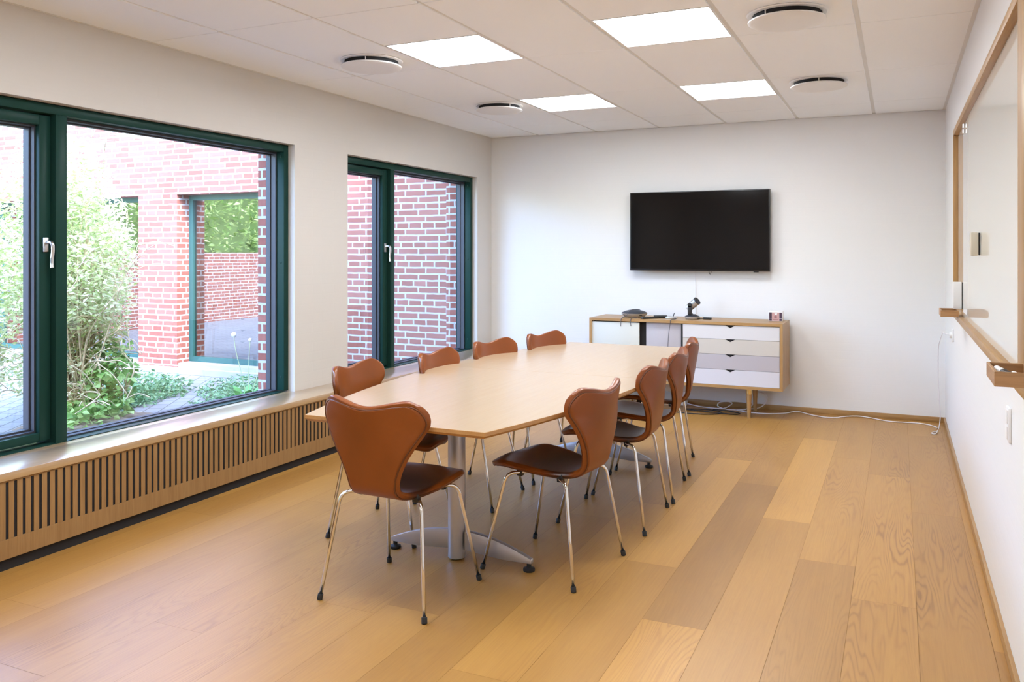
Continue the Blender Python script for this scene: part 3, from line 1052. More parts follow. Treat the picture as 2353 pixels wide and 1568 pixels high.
CH = [(pose((-1.802, 3.1005), (-1.8145, 2.6585)), 'tan leather chair at the near end of the table, its back to the viewer'),
      (pose((-1.6005, 3.4365), (-1.1405, 3.380)), 'tan leather chair on the whiteboard side of the table, nearest the viewer'),
      (pose((-1.563, 4.140), (-1.103, 4.151)), 'tan leather chair on the whiteboard side, second from the near end'),
      (pose((-1.576, 4.670), (-1.129, 4.7165)), 'tan leather chair on the whiteboard side, third from the near end'),
      (pose((-1.634, 5.232), (-1.196, 5.308)), 'tan leather chair on the whiteboard side, closest to the sideboard drawers'),
      (from_rear(-2.4825, 3.493, 4.9), 'tan leather chair on the window side of the table, nearest the viewer'),
      (from_rear(-2.380, 4.125, 3.3), 'tan leather chair on the window side, second from the near end'),
      (from_rear(-2.344, 4.779, -8.0), 'tan leather chair on the window side, third from the near end'),
      (from_rear(-2.235, 5.365, -10.0), 'tan leather chair on the window side, farthest from the viewer')]
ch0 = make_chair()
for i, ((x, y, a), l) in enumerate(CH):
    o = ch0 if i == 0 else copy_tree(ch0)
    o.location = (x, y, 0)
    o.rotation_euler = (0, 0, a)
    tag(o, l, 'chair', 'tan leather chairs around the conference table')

# ------------------------------------------------------------------ television
tvx, tvz = -1.6135, 1.547
tv = empty('television', 'large wall-mounted black television, switched off, above the sideboard', 'television', (tvx, 7.42, tvz))
bm = NB(); add_box(bm, (-0.617, -0.004, -0.355), (0.617, 0.040, 0.355), 0.004); obj('casing', bm, M['bezel'], tv)
bm = NB(); add_box(bm, (-0.607, -0.0065, -0.338), (0.607, -0.003, 0.347)); obj('screen', bm, M['screen'], tv, 0)
bm = NB(); add_box(bm, (0.480, 0.0, -0.362), (0.522, 0.02, -0.354), 0.002); obj('sensor', bm, M['bezel'], tv)
bm = NB(); add_box(bm, (-0.25, 0.04, -0.2), (0.25, 0.086, 0.2)); obj('wall_bracket', bm, M['black'], tv)
bm = NB(); add_tube(bm, smooth_path([(0.096, 0.012, -0.35), (0.100, 0.010, -0.372), (0.108, 0.008, -0.382), (0.115, 0.010, -0.372), (0.117, 0.012, -0.35)], 5), 0.0022, 6); obj('cable_loop', bm, M['cable_b'], tv, 0)
bm = NB(); add_tube(bm, smooth_path([(-1.650, 7.5035, 1.25), (-1.6505, 7.5035, 1.05), (-1.649, 7.5035, 0.90), (-1.650, 7.5035, 0.70)], 5), 0.0035, 8)
tag(obj('cable', bm, M['cable_w'], None, 0), 'thin white cable running down the wall below the television', 'cable')

# ------------------------------------------------------------------ sideboard
SX0, SX1, SY0, SY1, SZ0, SZ1 = -2.477, -0.842, 7.0, 7.465, 0.240, 0.782
sb = empty('sideboard', 'low oak sideboard with white, beige and grey fronts below the television', 'sideboard', ((SX0 + SX1) / 2, 7.23, 0))
th = 0.023
bm = NB()
for poly in ([(SX0, SZ1), (SX1, SZ1), (SX1 - th, SZ1 - th), (SX0 + th, SZ1 - th)], [(SX0, SZ0), (SX0 + th, SZ0 + th), (SX1 - th, SZ0 + th), (SX1, SZ0)]):
    add_prism(bm, poly, 'Y', SY0, SY1, 0)
car = obj('carcass', W2L(sb, bm), M['oak_x'], sb, 20)
bm = NB()
for poly in ([(SX1, SZ1), (SX1, SZ0), (SX1 - th, SZ0 + th), (SX1 - th, SZ1 - th)], [(SX0, SZ0), (SX0, SZ1), (SX0 + th, SZ1 - th), (SX0 + th, SZ0 + th)]):
    add_prism(bm, poly, 'Y', SY0, SY1, 0)
obj('side_panel', W2L(sb, bm), M['oak_z'], sb, 20)
bm = NB(); add_box(bm, (SX0 + th, SY1 - 0.012, SZ0 + th), (SX1 - th, SY1 - 0.002, SZ1 - th)); add_box(bm, (SX0 + th, 7.052, SZ0 + th), (SX1 - th, 7.062, SZ1 - th)); obj('inner_panel', W2L(sb, bm), M['dark'], sb, 0)
bm = NB(); add_box(bm, (-1.664, SY0 + 0.010, SZ0 + th), (-1.650, SY1 - 0.012, SZ1 - th)); obj('divider', W2L(sb, bm), M['black'], sb, 0)
bm = NB(); add_box(bm, (-2.453, SY0 + 0.010, SZ0 + th), (-2.026, SY0 + 0.026, 0.750), 0.001); obj('door', W2L(sb, bm), M['d_cream'], sb)['label'] = 'cream sliding door'
bm = NB(); add_box(bm, (-1.971, SY0 + 0.032, SZ0 + th), (-1.666, SY0 + 0.048, 0.756), 0.001); obj('door', W2L(sb, bm), M['d_lilac'], sb)['label'] = 'lilac grey sliding door'
zs = [0.757, 0.642, 0.518, 0.393, 0.2645]
dl = ['white drawer', 'beige drawer', 'lilac grey drawer', 'cool white drawer']
for k in range(4):
    z1, z0 = zs[k] - 0.0025, zs[k + 1]
    x0, x1 = -1.648, SX1 - th - 0.002
    xc = (x0 + x1) / 2 + 0.0
    bm = NB()
    add_prism(bm, [(x0, z0), (x1, z0), (x1, z1), (xc + 0.040, z1), (xc, z1 - 0.021), (xc - 0.040, z1), (x0, z1)], 'Y', SY0 + 0.008, SY0 + 0.026)
    d = obj('drawer', W2L(sb, bm), M[['d_white', 'd_beige', 'd_lilac', 'd_cool'][k]], sb, 20)
    d['label'] = dl[k]
    bm = NB(); add_prism(bm, [(xc - 0.046, z1), (xc + 0.046, z1), (xc, z1 - 0.025)][::-1], 'Y', SY0 + 0.024, SY0 + 0.028); obj('grip_notch', W2L(sb, bm), M['dark'], d, 0)
for x, y in ((-1.113, 7.055), (-1.113, 7.375), (-2.205, 7.055), (-2.205, 7.375)):
    bm = NB(); add_lathe(bm, [(0.0135, 0.0), (0.0145, 0.004), (0.0215, 0.196)], (x, y, 0), 24); l = obj('leg', W2L(sb, bm), M['oak_z'], sb, 40)
    bm = NB(); add_lathe(bm, [(0.0222, 0.196), (0.0222, 0.241)], (x, y, 0), 24); obj('collar', W2L(sb, bm), M['brass'], l, 40)

ST = SZ1
# speakerphone
sp = empty('speakerphone', 'round dark grey conference speakerphone with silver base on the sideboard', 'speakerphone', (-2.135, 7.235, ST))
bm = NB(); add_lathe(bm, [(0.080, 0.0), (0.090, 0.004), (0.113, 0.030), (0.115, 0.035)], segs=40); obj('base', bm, M['silver'], sp, 40)
bm = NB(); add_lathe(bm, [(0.115, 0.035), (0.112, 0.040), (0.085, 0.053), (0.05, 0.062), (0.0, 0.065)], segs=40); obj('speaker_dome', bm, M['anthracite'], sp, 40)
bm = NB()
for a in (-2.35, -0.75):
    t = NB(); add_box(t, (-0.012, -0.004, -0.004), (0.012, 0.004, 0.004)); bmesh.ops.transform(t, matrix=Matrix.Translation((0.107 * math.cos(a), 0.107 * math.sin(a), 0.022)) @ Matrix.Rotation(a + PI / 2, 4, 'Z'), verts=t.verts[:]); merge(bm, t)
obj('port', bm, M['dark'], sp, 0)
bm = NB(); add_tube(bm, smooth_path([(-2.085, 7.24, 0.8495), (-2.125, 7.222, 0.8505), (-2.155, 7.17, 0.8440), (-2.172, 7.105, 0.801), (-2.180, 6.998, 0.7865), (-2.186, 6.996, 0.750), (-2.19, 7.004, 0.715)], 6), 0.0028, 8)
tag(obj('cable', bm, M['cable_g'], None, 0), 'grey cable laid over the speakerphone and hanging over the sideboard edge', 'cable')
bm = NB(); add_tube(bm, smooth_path([(-2.075, 7.122, 0.792), (-2.075, 7.08, 0.788), (-2.095, 7.00, 0.7865), (-2.100, 6.996, 0.75), (-2.098, 7.004, 0.72)], 6), 0.0028, 8)
tag(obj('cable', bm, M['cable_g'], None, 0), 'short grey cable from the speakerphone base over the sideboard edge', 'cable')
# remote control
rc = empty('remote_control', 'black remote control lying beside the speakerphone', 'remote control', (-1.960, 7.105, ST), math.radians(52))
bm = NB(); add_box(bm, (-0.085, -0.020, 0), (0.085, 0.020, 0.014), 0.004); obj('body', bm, M['black'], rc)
bm = NB()
for i in range(5):
    for j in (-1, 0, 1):
        add_box(bm, (-0.06 + i * 0.026 - 0.007, j * 0.011 - 0.004, 0.013), (-0.06 + i * 0.026 + 0.007, j * 0.011 + 0.004, 0.0158), 0.001, 1)
obj('keypad', bm, M['anthracite'], rc, 0)
ad = empty('adapter_box', 'flat black adapter box between the remote control and the grey puck', 'adapter', (-1.895, 7.235, ST), math.radians(20))
bm = NB(); add_box(bm, (-0.062, -0.030, 0), (0.055, 0.030, 0.022), 0.005); obj('body', bm, M['black'], ad)
bm = NB(); add_box(bm, (-0.03, -0.012, 0.021), (0.03, 0.012, 0.0232), 0.001); obj('lid', bm, M['anthracite'], ad)
pk = empty('cable_puck', 'small round grey puck with a cable stub on the sideboard', 'puck', (-1.800, 7.215, ST))
bm = NB(); add_lathe(bm, [(0.048, 0.0), (0.052, 0.003), (0.050, 0.012), (0.036, 0.018), (0.0, 0.019)], segs=32); obj('body', bm, M['silver'], pk, 40)
bm = NB(); add_tube(bm, [(0.018, 0.0, 0.015), (0.022, 0.0, 0.030), (0.030, 0.002, 0.050)], [0.005, 0.004, 0.0025], 8); obj('plug', bm, M['anthracite'], pk)
bm = NB(); add_tube(bm, smooth_path([(-1.755, 7.20, 0.787), (-1.738, 7.12, 0.786), (-1.748, 7.00, 0.7865), (-1.752, 6.994, 0.76), (-1.766, 6.994, 0.66), (-1.772, 6.995, 0.55), (-1.770, 7.00, 0.40)], 6), 0.0026, 8)
tag(obj('cable', bm, M['cable_g'], None, 0), 'thin grey cable hanging from the puck before the lilac sliding door', 'cable')
# PTZ camera
cm = empty('conference_camera', 'silver and black conference camera on a round foot, tilted upward', 'camera', (-1.615, 7.215, ST))
bm = NB(); add_lathe(bm, [(0.054, 0.0), (0.058, 0.003), (0.066, 0.018), (0.066, 0.020)], segs=36); obj('foot', bm, M['silver'], cm, 40)
bm = NB(); add_lathe(bm, [(0.066, 0.020), (0.060, 0.026), (0.034, 0.036), (0.030, 0.042), (0.0, 0.042)], segs=36); obj('turntable', bm, M['anthracite'], cm, 40)
bm = NB()
add_box(bm, (-0.030, -0.050, 0.038), (0.006, -0.036, 0.122), 0.006)
add_lathe(bm, [(0.018, 0.0), (0.018, 0.014)], (0, 0, 0), 24, mat=Matrix.Translation((-0.012, -0.036, 0.122)) @ Matrix.Rotation(PI / 2, 4, 'X'))
add_box(bm, (-0.030, -0.050, 0.038), (0.006, 0.0, 0.050), 0.004)
obj('arm', bm, M['black'], cm)
bm = NB()
rot = Matrix.Translation((0.004, 0.0, 0.125)) @ Matrix.Rotation(math.radians(-18), 4, 'Z') @ Matrix.Rotation(math.radians(52), 4, 'Y')
add_lathe(bm, [(0.026, -0.058), (0.033, -0.052), (0.034, 0.050)], segs=30, mat=rot)
hd = obj('camera_head', bm, M['silver'], cm, 40)
bm = NB(); add_lathe(bm, [(0.034, 0.050), (0.036, 0.052), (0.035, 0.058), (0.024, 0.056), (0.018, 0.050), (0.0, 0.054)], segs=30, mat=rot); obj('lens_ring', bm, M['anthracite'], hd, 40)
fob = empty('infrared_receiver', 'small black receiver stub lying beside the conference camera', 'receiver', (-1.490, 7.235, ST), math.radians(-4))
bm = NB(); add_box(bm, (-0.036, -0.012, 0), (0.036, 0.012, 0.018), 0.004); obj('body', bm, M['black'], fob)
bm = NB(); add_tube(bm, smooth_path([(-0.034, 0, 0.006), (-0.07, -0.03, 0.004), (-0.055, -0.036, 0.004), (-0.066, -0.060, 0.004)], 6), 0.0026, 8); obj('lead', bm, M['cable_b'], fob, 0)
# tissue box
tb = empty('tissue_box', 'white, pink and plum printed tissue box on the sideboard corner', 'tissue box', (-0.935, 7.335, ST), math.radians(2))
bm = NB(); add_box(bm, (-0.056, -0.055, 0), (0.056, 0.055, 0.082), 0.0015); obj('box', bm, M['white'], tb)
bm = NB(); add_box(bm, (-0.029, -0.0562, 0.003), (0.029, -0.0548, 0.073)); obj('pink_print', bm, M['pink'], tb, 0)
bm = NB()
for x in (-0.040, 0.041):
    add_box(bm, (x - 0.0105, -0.0562, 0.025), (x + 0.0105, -0.0548, 0.073)); add_box(bm, (x - 0.0105, -0.0562, 0.003), (x + 0.0105, -0.0548, 0.022))
obj('plum_print', bm, M['plum'], tb, 0)
bm = NB()
add_prism(bm, [(-0.009, 0.066), (0.014, 0.068), (0.012, 0.056), (-0.004, 0.050)][::-1], 'Y', -0.0570, -0.0550)
obj('tab', bm, M['white'], tb, 0)
bm = NB()
add_lathe(bm, [(0.012, 0.0), (0.012, 0.001)], (0, 0, 0), 18, mat=Matrix.Translation((0, -0.0560, 0.036)) @ Matrix.Rotation(PI / 2, 4, 'X'))
add_box(bm, (-0.020, -0.0568, 0.010), (0.020, -0.0552, 0.016))
obj('emblem', bm, M['pinkdark'], tb, 0)

# ------------------------------------------------------------------ cables on the floor
bm = NB()
pts = [(-1.70, 7.385, 0.02), (-1.60, 7.37, 0.006), (-1.50, 7.345, 0.005), (-1.42, 7.34, 0.006), (-1.36, 7.36, 0.012), (-1.31, 7.40, 0.045), (-1.35, 7.43, 0.055), (-1.42, 7.42, 0.045), (-1.43, 7.38, 0.020),
       (-1.36, 7.33, 0.008), (-1.26, 7.33, 0.006), (-1.19, 7.36, 0.012), (-1.14, 7.42, 0.05), (-1.19, 7.45, 0.125), (-1.10, 7.46, 0.15), (-1.03, 7.45, 0.125), (-1.04, 7.44, 0.06), (-1.10, 7.41, 0.02), (-1.20, 7.38, 0.010), (-1.26, 7.34, 0.006), (-1.22, 7.30, 0.005), (-1.15, 7.275, 0.005),
       (-1.05, 7.27, 0.005), (-0.96, 7.29, 0.005), (-0.86, 7.36, 0.006), (-0.80, 7.44, 0.010), (-0.74, 7.44, 0.008), (-0.64, 7.36, 0.005), (-0.54, 7.315, 0.005), (-0.46, 7.34, 0.005), (-0.38, 7.42, 0.008), (-0.30, 7.45, 0.010), (-0.22, 7.44, 0.007), (-0.08, 7.36, 0.005), (0.05, 7.36, 0.005), (0.14, 7.37, 0.005), (0.22, 7.33, 0.005), (0.270, 7.25, 0.005), (0.262, 7.20, 0.010)]
add_tube(bm, smooth_path(pts, 6), 0.0045, 8)
tag(obj('cable', bm, M['cable_w'], None, 0), 'long white cable looping along the back skirting under the sideboard', 'cable')
bm = NB()
pts = [(0.3255, 6.43, 0.795), (0.305, 6.44, 0.797), (0.29, 6.62, 0.790), (0.288, 6.78, 0.775), (0.276, 6.86, 0.72), (0.266, 6.93, 0.64), (0.268, 7.0, 0.45), (0.276, 7.05, 0.28), (0.285, 7.06, 0.14), (0.276, 7.07, 0.04), (0.262, 7.08, 0.006), (0.235, 7.05, 0.005), (0.225, 7.00, 0.005), (0.245, 6.98, 0.005), (0.262, 7.04, 0.008), (0.268, 7.12, 0.006)]
add_tube(bm, smooth_path(pts, 6), 0.0034, 8)
tag(obj('cable', bm, M['cable_w'], None, 0), 'thin white cable hanging from the socket under the whiteboard to the floor', 'cable')
bm = NB()
add_tube(bm, smooth_path([(-1.86, 7.05, 0.005), (-1.72, 7.03, 0.005), (-1.58, 7.02, 0.005), (-1.46, 7.04, 0.005), (-1.37, 7.10, 0.005), (-1.36, 7.18, 0.005), (-1.46, 7.24, 0.006), (-1.60, 7.23, 0.006), (-1.66, 7.19, 0.006), (-1.52, 7.14, 0.0105), (-1.36, 7.11, 0.0105), (-1.24, 7.13, 0.005), (-1.21, 7.19, 0.005), (-1.30, 7.25, 0.005), (-1.45, 7.28, 0.006)], 7), 0.0042, 8)
tag(obj('cable', bm, M['cable_b'], None, 0), 'coiled black cable on the floor under the sideboard', 'cable')
ps = empty('power_strip', 'white power strip on the floor under the sideboard', 'power strip', (-1.80, 7.395, 0))
bm = NB(); add_box(bm, (-0.12, -0.028, 0), (0.10, 0.028, 0.042), 0.006); obj('body', bm, M['white'], ps)
bm = NB()
for k in range(3):
    add_lathe(bm, [(0.018, 0.0405), (0.018, 0.0428), (0.0, 0.0428)], (-0.08 + 0.06 * k, 0, 0), 20)
obj('socket', bm, M['anthracite'], ps, 0)

# ------------------------------------------------------------------ whiteboard on the long wall
wb = empty('whiteboard', 'large white glass writing board in an oak frame on the long wall', 'whiteboard', (XR, 4.1, 1.5))
FX, GX = 0.300, 0.326
y0, y1, z0, z1 = 2.545, 5.73, 0.968, 2.095
fwid = 0.034
bm = NB(); add_box(bm, (GX, y0 + 0.01, z0 + 0.01), (XR, y1 - 0.01, z1 - 0.01)); obj('glass_panel', W2L(wb, bm), M['whiteboard'], wb, 0)
bm = NB()
add_box(bm, (FX, y0, z1 - fwid), (XR, y1, z1), 0.002)
obj('top_rail', W2L(wb, bm), M['oak'], wb)
bm = NB(); add_box(bm, (FX, y0 - 0.2, z0), (XR, y1, z0 + fwid), 0.002); obj('bottom_rail', W2L(wb, bm), M['oak'], wb)
bm = NB(); add_box(bm, (FX, y1 - fwid, z0 + fwid), (XR, y1, z1 - fwid), 0.002); obj('stile', W2L(wb, bm), M['oak_z'], wb)
bm = NB(); add_box(bm, (FX, y0, z0 + fwid), (XR, 2.70, z1 - fwid), 0.002); obj('stile', W2L(wb, bm), M['oak_z'], wb)
bm = NB()
for z in (2.045, 2.015):
    add_lathe(bm, [(0.007, 0.0), (0.007, 0.022)], (GX - 0.004, 5.16, z - 0.011), 16)
obj('glass_clip', W2L(wb, bm), M['steel'], wb, 40)

def pen_tray(y0, y1, z, label):
    xa, xb = 0.2105, FX - 0.0008
    t = empty('pen_tray', label, 'tray', ((xa + xb) / 2, (y0 + y1) / 2, z))
    h = 0.036
    bm = NB(); add_box(bm, (xa + 0.006, y0 + 0.006, z), (xb, y1 - 0.006, z + 0.006)); obj('base', W2L(t, bm), M['walnut'], t, 0)
    for a, b in ((y0, y0 + 0.007), (y1 - 0.007, y1)):
        bm = NB(); add_box(bm, (xa, a, z), (xb, b, z + h), 0.0008, 1); obj('end_panel', W2L(t, bm), M['walnut'], t, 0)
    for a, b in ((xa, xa + 0.007), (xb - 0.006, xb)):
        bm = NB(); add_box(bm, (a, y0 + 0.007, z), (b, y1 - 0.007, z + h), 0.0008, 1); obj('long_panel', W2L(t, bm), M['walnut_y'], t, 0)
    return t
pen_tray(2.330, 2.532, 1.034, 'dark oak pen tray holding a marker at the near end of the whiteboard')
pen_tray(5.19, 5.40, 1.0025, 'empty dark oak pen tray at the far end of the whiteboard')
mk = empty('marker_pen', 'thick black marker with white label lying in the pen tray', 'marker', (0.247, 2.455, 1.0505))
rt = Matrix.Rotation(math.radians(200), 4, 'Z') @ Matrix.Rotation(math.radians(84), 4, 'X')
bm = NB(); add_lathe(bm, [(0.007, -0.055), (0.0105, -0.052), (0.0105, 0.012)], segs=18, mat=rt); obj('cap', bm, M['black'], mk, 40)
bm = NB(); add_lathe(bm, [(0.0100, 0.012), (0.0100, 0.048)], segs=18, mat=rt); obj('label_band', bm, M['white'], mk, 40)
mk2 = empty('marker_pen', 'thin red marker lying behind the black one in the pen tray', 'marker', (0.276, 2.43, 1.0475))
rt = Matrix.Rotation(math.radians(188), 4, 'Z') @ Matrix.Rotation(math.radians(90), 4, 'X')
bm = NB(); add_lathe(bm, [(0.005, -0.05), (0.0072, -0.046), (0.0072, 0.030)], segs=16, mat=rt); obj('cap', bm, M['red'], mk2, 40)
bm = NB(); add_lathe(bm, [(0.0070, 0.030), (0.0070, 0.060)], segs=16, mat=rt); obj('barrel', bm, M['white'], mk2, 40)

er = empty('board_eraser', 'grey magnetic eraser stuck in the middle of the whiteboard', 'eraser', (GX, 4.25, 1.395))
bm = NB(); add_box(bm, (-0.036, -0.026, -0.052), (-0.004, 0.026, 0.052), 0.006); obj('body', bm, M['eraser'], er)
bm = NB(); add_box(bm, (-0.004, -0.024, -0.050), (-0.0003, 0.024, 0.050)); obj('felt_pad', bm, M['black'], er, 0)
er = empty('board_eraser', 'white block eraser stuck to the far end of the whiteboard above its tray', 'eraser', (GX, 5.36, 1.115))
bm = NB(); add_box(bm, (-0.046, -0.030, -0.076), (-0.003, 0.030, 0.076), 0.003); obj('body', bm, M['white'], er)
bm = NB(); add_box(bm, (-0.003, -0.028, -0.074), (-0.0003, 0.028, 0.074)); obj('felt_pad', bm, M['black'], er, 0)

def wall_plate(y, z, w, h, name, label, cat, rocker):
    t = empty(name, label, cat, (XR, y, z))
    bm = NB(); add_box(bm, (-0.010, -w / 2, -h / 2), (0, w / 2, h / 2), 0.003); obj('plate', bm, M['white'], t)
    bm = NB()
    if rocker:
        for k in range(2):
            zz = -h / 2 + h * (0.27 + 0.46 * k)
            add_box(bm, (-0.0135, -w * 0.32, zz - h * 0.19), (-0.009, w * 0.32, zz + h * 0.19), 0.002)
        obj('rocker', bm, M['white_metal'], t)
    else:
        add_lathe(bm, [(0.020, 0.0), (0.018, 0.016), (0.0, 0.016)], (0, 0, 0), 20, mat=Matrix.Translation((-0.010, 0, 0)) @ Matrix.Rotation(-PI / 2, 4, 'Y'))
        obj('plug', bm, M['white'], t, 40)
wall_plate(3.235, 0.785, 0.072, 0.115, 'wall_socket', 'white double wall socket low on the long wall beside the near tray', 'socket', True)
wall_plate(6.42, 0.795, 0.075, 0.085, 'wall_socket', 'small white wall socket with plugged-in cable below the far tray', 'socket', False)

# ------------------------------------------------------------------ courtyard
GZ = -0.10
def pavers():
    m, nt, b = nmat('grey_pavers')
    v = coords(nt, (1, 1, 1), (0, 0, math.radians(58)))
    t = nt.nodes.new('ShaderNodeTexBrick')
    t.inputs['Color1'].default_value = (0.31, 0.305, 0.295, 1); t.inputs['Color2'].default_value = (0.25, 0.245, 0.24, 1)
    t.inputs['Mortar'].default_value = (0.12, 0.115, 0.09, 1)
    t.inputs['Scale'].default_value = 1.0; t.inputs['Mortar Size'].default_value = 0.006; t.inputs['Brick Width'].default_value = 0.21; t.inputs['Row Height'].default_value = 0.14
    nt.links.new(v, t.inputs['Vector'])
    nt.links.new(t.outputs['Color'], b.inputs['Base Color'])
    b.inputs['Roughness'].default_value = 0.9
    bp = node(nt, 'ShaderNodeBump', Strength=0.4, Distance=0.008, invert=True)
    nt.links.new(t.outputs['Fac'], bp.inputs['Height']); nt.links.new(bp.outputs[0], b.inputs['Normal'])
    return m
bm = NB(); add_box(bm, (-18, -10, GZ - 0.2), (XO, 7.60, GZ)); struct('ground', bm, pavers(), smooth=0)
# the other wing: brick wall with tall green windows, its face in line with the room's far wall
CY = 7.45
W3 = [(-11.4, -8.50, 0.03, 2.05), (-7.86, -5.75, 0.03, 2.05)]
bm = NB()
xs = [-15.0]
for a, b, c, d in W3:
    add_box(bm, (xs[-1], CY, -0.02), (a, CY + 0.35, 4.6))
    add_box(bm, (a, CY, d), (b, CY + 0.35, 4.6))
    xs.append(b)
add_box(bm, (xs[-1], CY, -0.02), (XO + 0.10, CY + 0.35, 4.6))
bm.normal_update()
for f in bm.faces:
    if abs(f.normal.x) > 0.9: f.material_index = 1
struct('wall_courtyard', bm, [M['brick_xz'], M['brick_yz']], smooth=0)
bm = NB(); add_box(bm, (-15, CY - 0.03, GZ), (XO, CY + 0.35, -0.02), 0.006)
for a, b, c, d in W3:
    add_box(bm, (a, CY + 0.02, -0.02), (b, CY + 0.35, c - 0.002))
struct('trim_plinth', bm, M['concrete'], smooth=0)
for i, (a, b, c, d) in enumerate(W3):
    yw = CY + 0.19
    w = 0.06
    bm = NB()
    add_box(bm, (a, yw, c), (a + w, yw + 0.07, d)); add_box(bm, (b - w, yw, c), (b, yw + 0.07, d))
    add_box(bm, (a + w, yw, d - w), (b - w, yw + 0.07, d)); add_box(bm, (a + w, yw, c), (b - w, yw + 0.07, c + w))
    r = struct('window_%d' % (3 + i), bm, M['green_out'], label='tall sea-green framed window in the brick wing across the courtyard')
    bm = NB(); add_box(bm, (a + w, yw + 0.03, c + w), (b - w, yw + 0.045, d - w)); obj('glass', bm, M['pane_out'], r, 0)
bm = NB()
add_box(bm, (-12, CY + 2.6, -0.2), (-5, CY + 2.8, 2.6)); add_box(bm, (-12, CY + 0.36, -0.25), (-5, CY + 2.6, -0.05)); add_box(bm, (-12, CY + 0.36, 2.4), (-5, CY + 2.6, 2.6))
add_box(bm, (-12.2, CY + 0.36, -0.2), (-12, CY + 2.8, 2.6)); add_box(bm, (-5, CY + 0.36, -0.2), (-4.8, CY + 2.8, 2.6))
struct('wall_wing_room', bm, M['inside'], smooth=0)
# low brick wall and hedge closing the courtyard (seen mirrored in the panes)
bm = NB(); add_box(bm, (-13.4, -9, GZ), (-13.1, CY, 1.35)); struct('wall_garden', bm, M['brick_yz'], smooth=0)

def leaves(name, clusters, n, size, mat, parent, seed, flat=0.4, thin=0.5, shape=2):
    """clusters: (centre, radii, weight); leaves scattered mostly near the surface of each"""
    rnd = np.random.RandomState(seed)
    wts = np.array([c[2] for c in clusters], float); wts /= wts.sum()
    pick = rnd.choice(len(clusters), n, p=wts)
    V, Fc, tone = [], [], []
    for k in range(n):
        c, r, _ = clusters[pick[k]]
        d = rnd.normal(size=3); d /= np.linalg.norm(d)
        rr = rnd.rand() ** 0.42
        p = np.array(c) + d * np.array(r) * rr
        if p[2] < GZ + 0.01: p[2] = GZ + 0.01 + rnd.rand() * 0.03
        L = size * (0.55 + 0.8 * rnd.rand()); W = L * thin
        a = rnd.normal(size=3); a[2] = a[2] * flat - 0.15; a /= np.linalg.norm(a)
        up = np.array([0, 0, 1.0]) + 0.7 * rnd.normal(size=3)
        s = np.cross(a, up); s /= max(np.linalg.norm(s), 1e-6)
        nrm = np.cross(s, a)
        b = len(V)
        V += [p, p + a * L * 0.45 + s * W * 0.5 + nrm * L * 0.08, p + a * L - nrm * L * 0.08, p + a * L * 0.45 - s * W * 0.5 + nrm * L * 0.08]
        Fc += [(b, b + 1, b + 2), (b, b + 2, b + 3)]
        t = rnd.rand()
        tone += [t, t]
    me = D.meshes.new(name)
    me.from_pydata([tuple(v) for v in V], [], Fc)
    at = me.attributes.new('tone', 'FLOAT', 'FACE')
    at.data.foreach_set('value', tone)
    me.materials.append(mat)
    o = D.objects.new(name, me)
    COL.objects.link(o)
    if parent is not None:
        o.parent = parent
        o.matrix_parent_inverse = Matrix.Translation(-Vector(parent.location))
    return o

def twigs(name, base, clusters, n, mat, parent, seed, r0=0.010):
    rnd = random.Random(seed)
    bm = NB()
    for k in range(n):
        c, r, _ = clusters[rnd.randrange(len(clusters))]
        b = Vector(base) + Vector((rnd.uniform(-.12, .12), rnd.uniform(-.12, .12), 0))
        e = Vector(c) + Vector((rnd.uniform(-1.1, 1.1) * r[0], rnd.uniform(-1.1, 1.1) * r[1], rnd.uniform(-0.9, 1.15) * r[2]))
        m1 = b.lerp(e, 0.4) + Vector((rnd.uniform(-.15, .15), rnd.uniform(-.15, .15), 0.18))
        m2 = b.lerp(e, 0.75) + Vector((rnd.uniform(-.15, .15), rnd.uniform(-.15, .15), 0.15))
        pts = smooth_path([b, m1, m2, e], 5)
        rr = r0 * rnd.uniform(0.5, 1.2)
        add_tube(bm, pts, [rr * (1 - 0.75 * i / (len(pts) - 1)) for i in range(len(pts))], 5)
        for q in range(3):
            i = rnd.randrange(len(pts) // 3, len(pts))
            p = pts[i]
            e2 = p + Vector((rnd.uniform(-.3, .3), rnd.uniform(-.3, .3), rnd.uniform(-.12, .3)))
            add_tube(bm, smooth_path([p, p.lerp(e2, 0.5) + Vector((0, 0, 0.04)), e2], 4), rr * 0.38, 4)
    o = obj(name, bm, mat, parent, 0)
    o.matrix_parent_inverse = Matrix.Translation(-Vector(parent.location))
    return o

def shrub(loc, clusters, n, nt_, label, seed, size=0.050):
    t = empty('shrub', label, 'shrub', loc, 0, None)
    leaves('foliage', clusters, n, size, M['leaf'], t, seed)
    twigs('branches', loc, clusters, nt_, M['stem'], t, seed)
    return t
shrub((-6.45, 5.02, GZ), [((-6.50, 4.92, 1.25), (0.62, 0.55, 0.62), 3.5), ((-6.40, 4.80, 1.95), (0.42, 0.40, 0.42), 1.4), ((-6.62, 5.15, 0.75), (0.45, 0.42, 0.45), 1.2), ((-6.75, 5.35, 1.55), (0.40, 0.40, 0.50), 1.0), ((-6.55, 4.85, 0.35), (0.38, 0.35, 0.35), 0.6), ((-6.85, 5.55, 1.15), (0.30, 0.35, 0.60), 0.9)], 19000, 90,
      'tall sunlit shrub with pale leaves and tangled twigs behind the wide fixed pane', 3)
shrub((-6.5, 3.95, GZ), [((-6.5, 3.95, 1.15), (0.65, 0.55, 0.75), 3), ((-6.6, 4.1, 1.75), (0.45, 0.45, 0.45), 1.2), ((-6.4, 3.85, 0.5), (0.45, 0.45, 0.45), 1.2)], 13000, 60,
      'sunlit shrub behind the narrow opening sash', 5)
t = empty('leafy_bush', 'low bush of broad fresh green leaves at the shrub foot by the path', 'bush', (-6.30, 5.12, GZ))
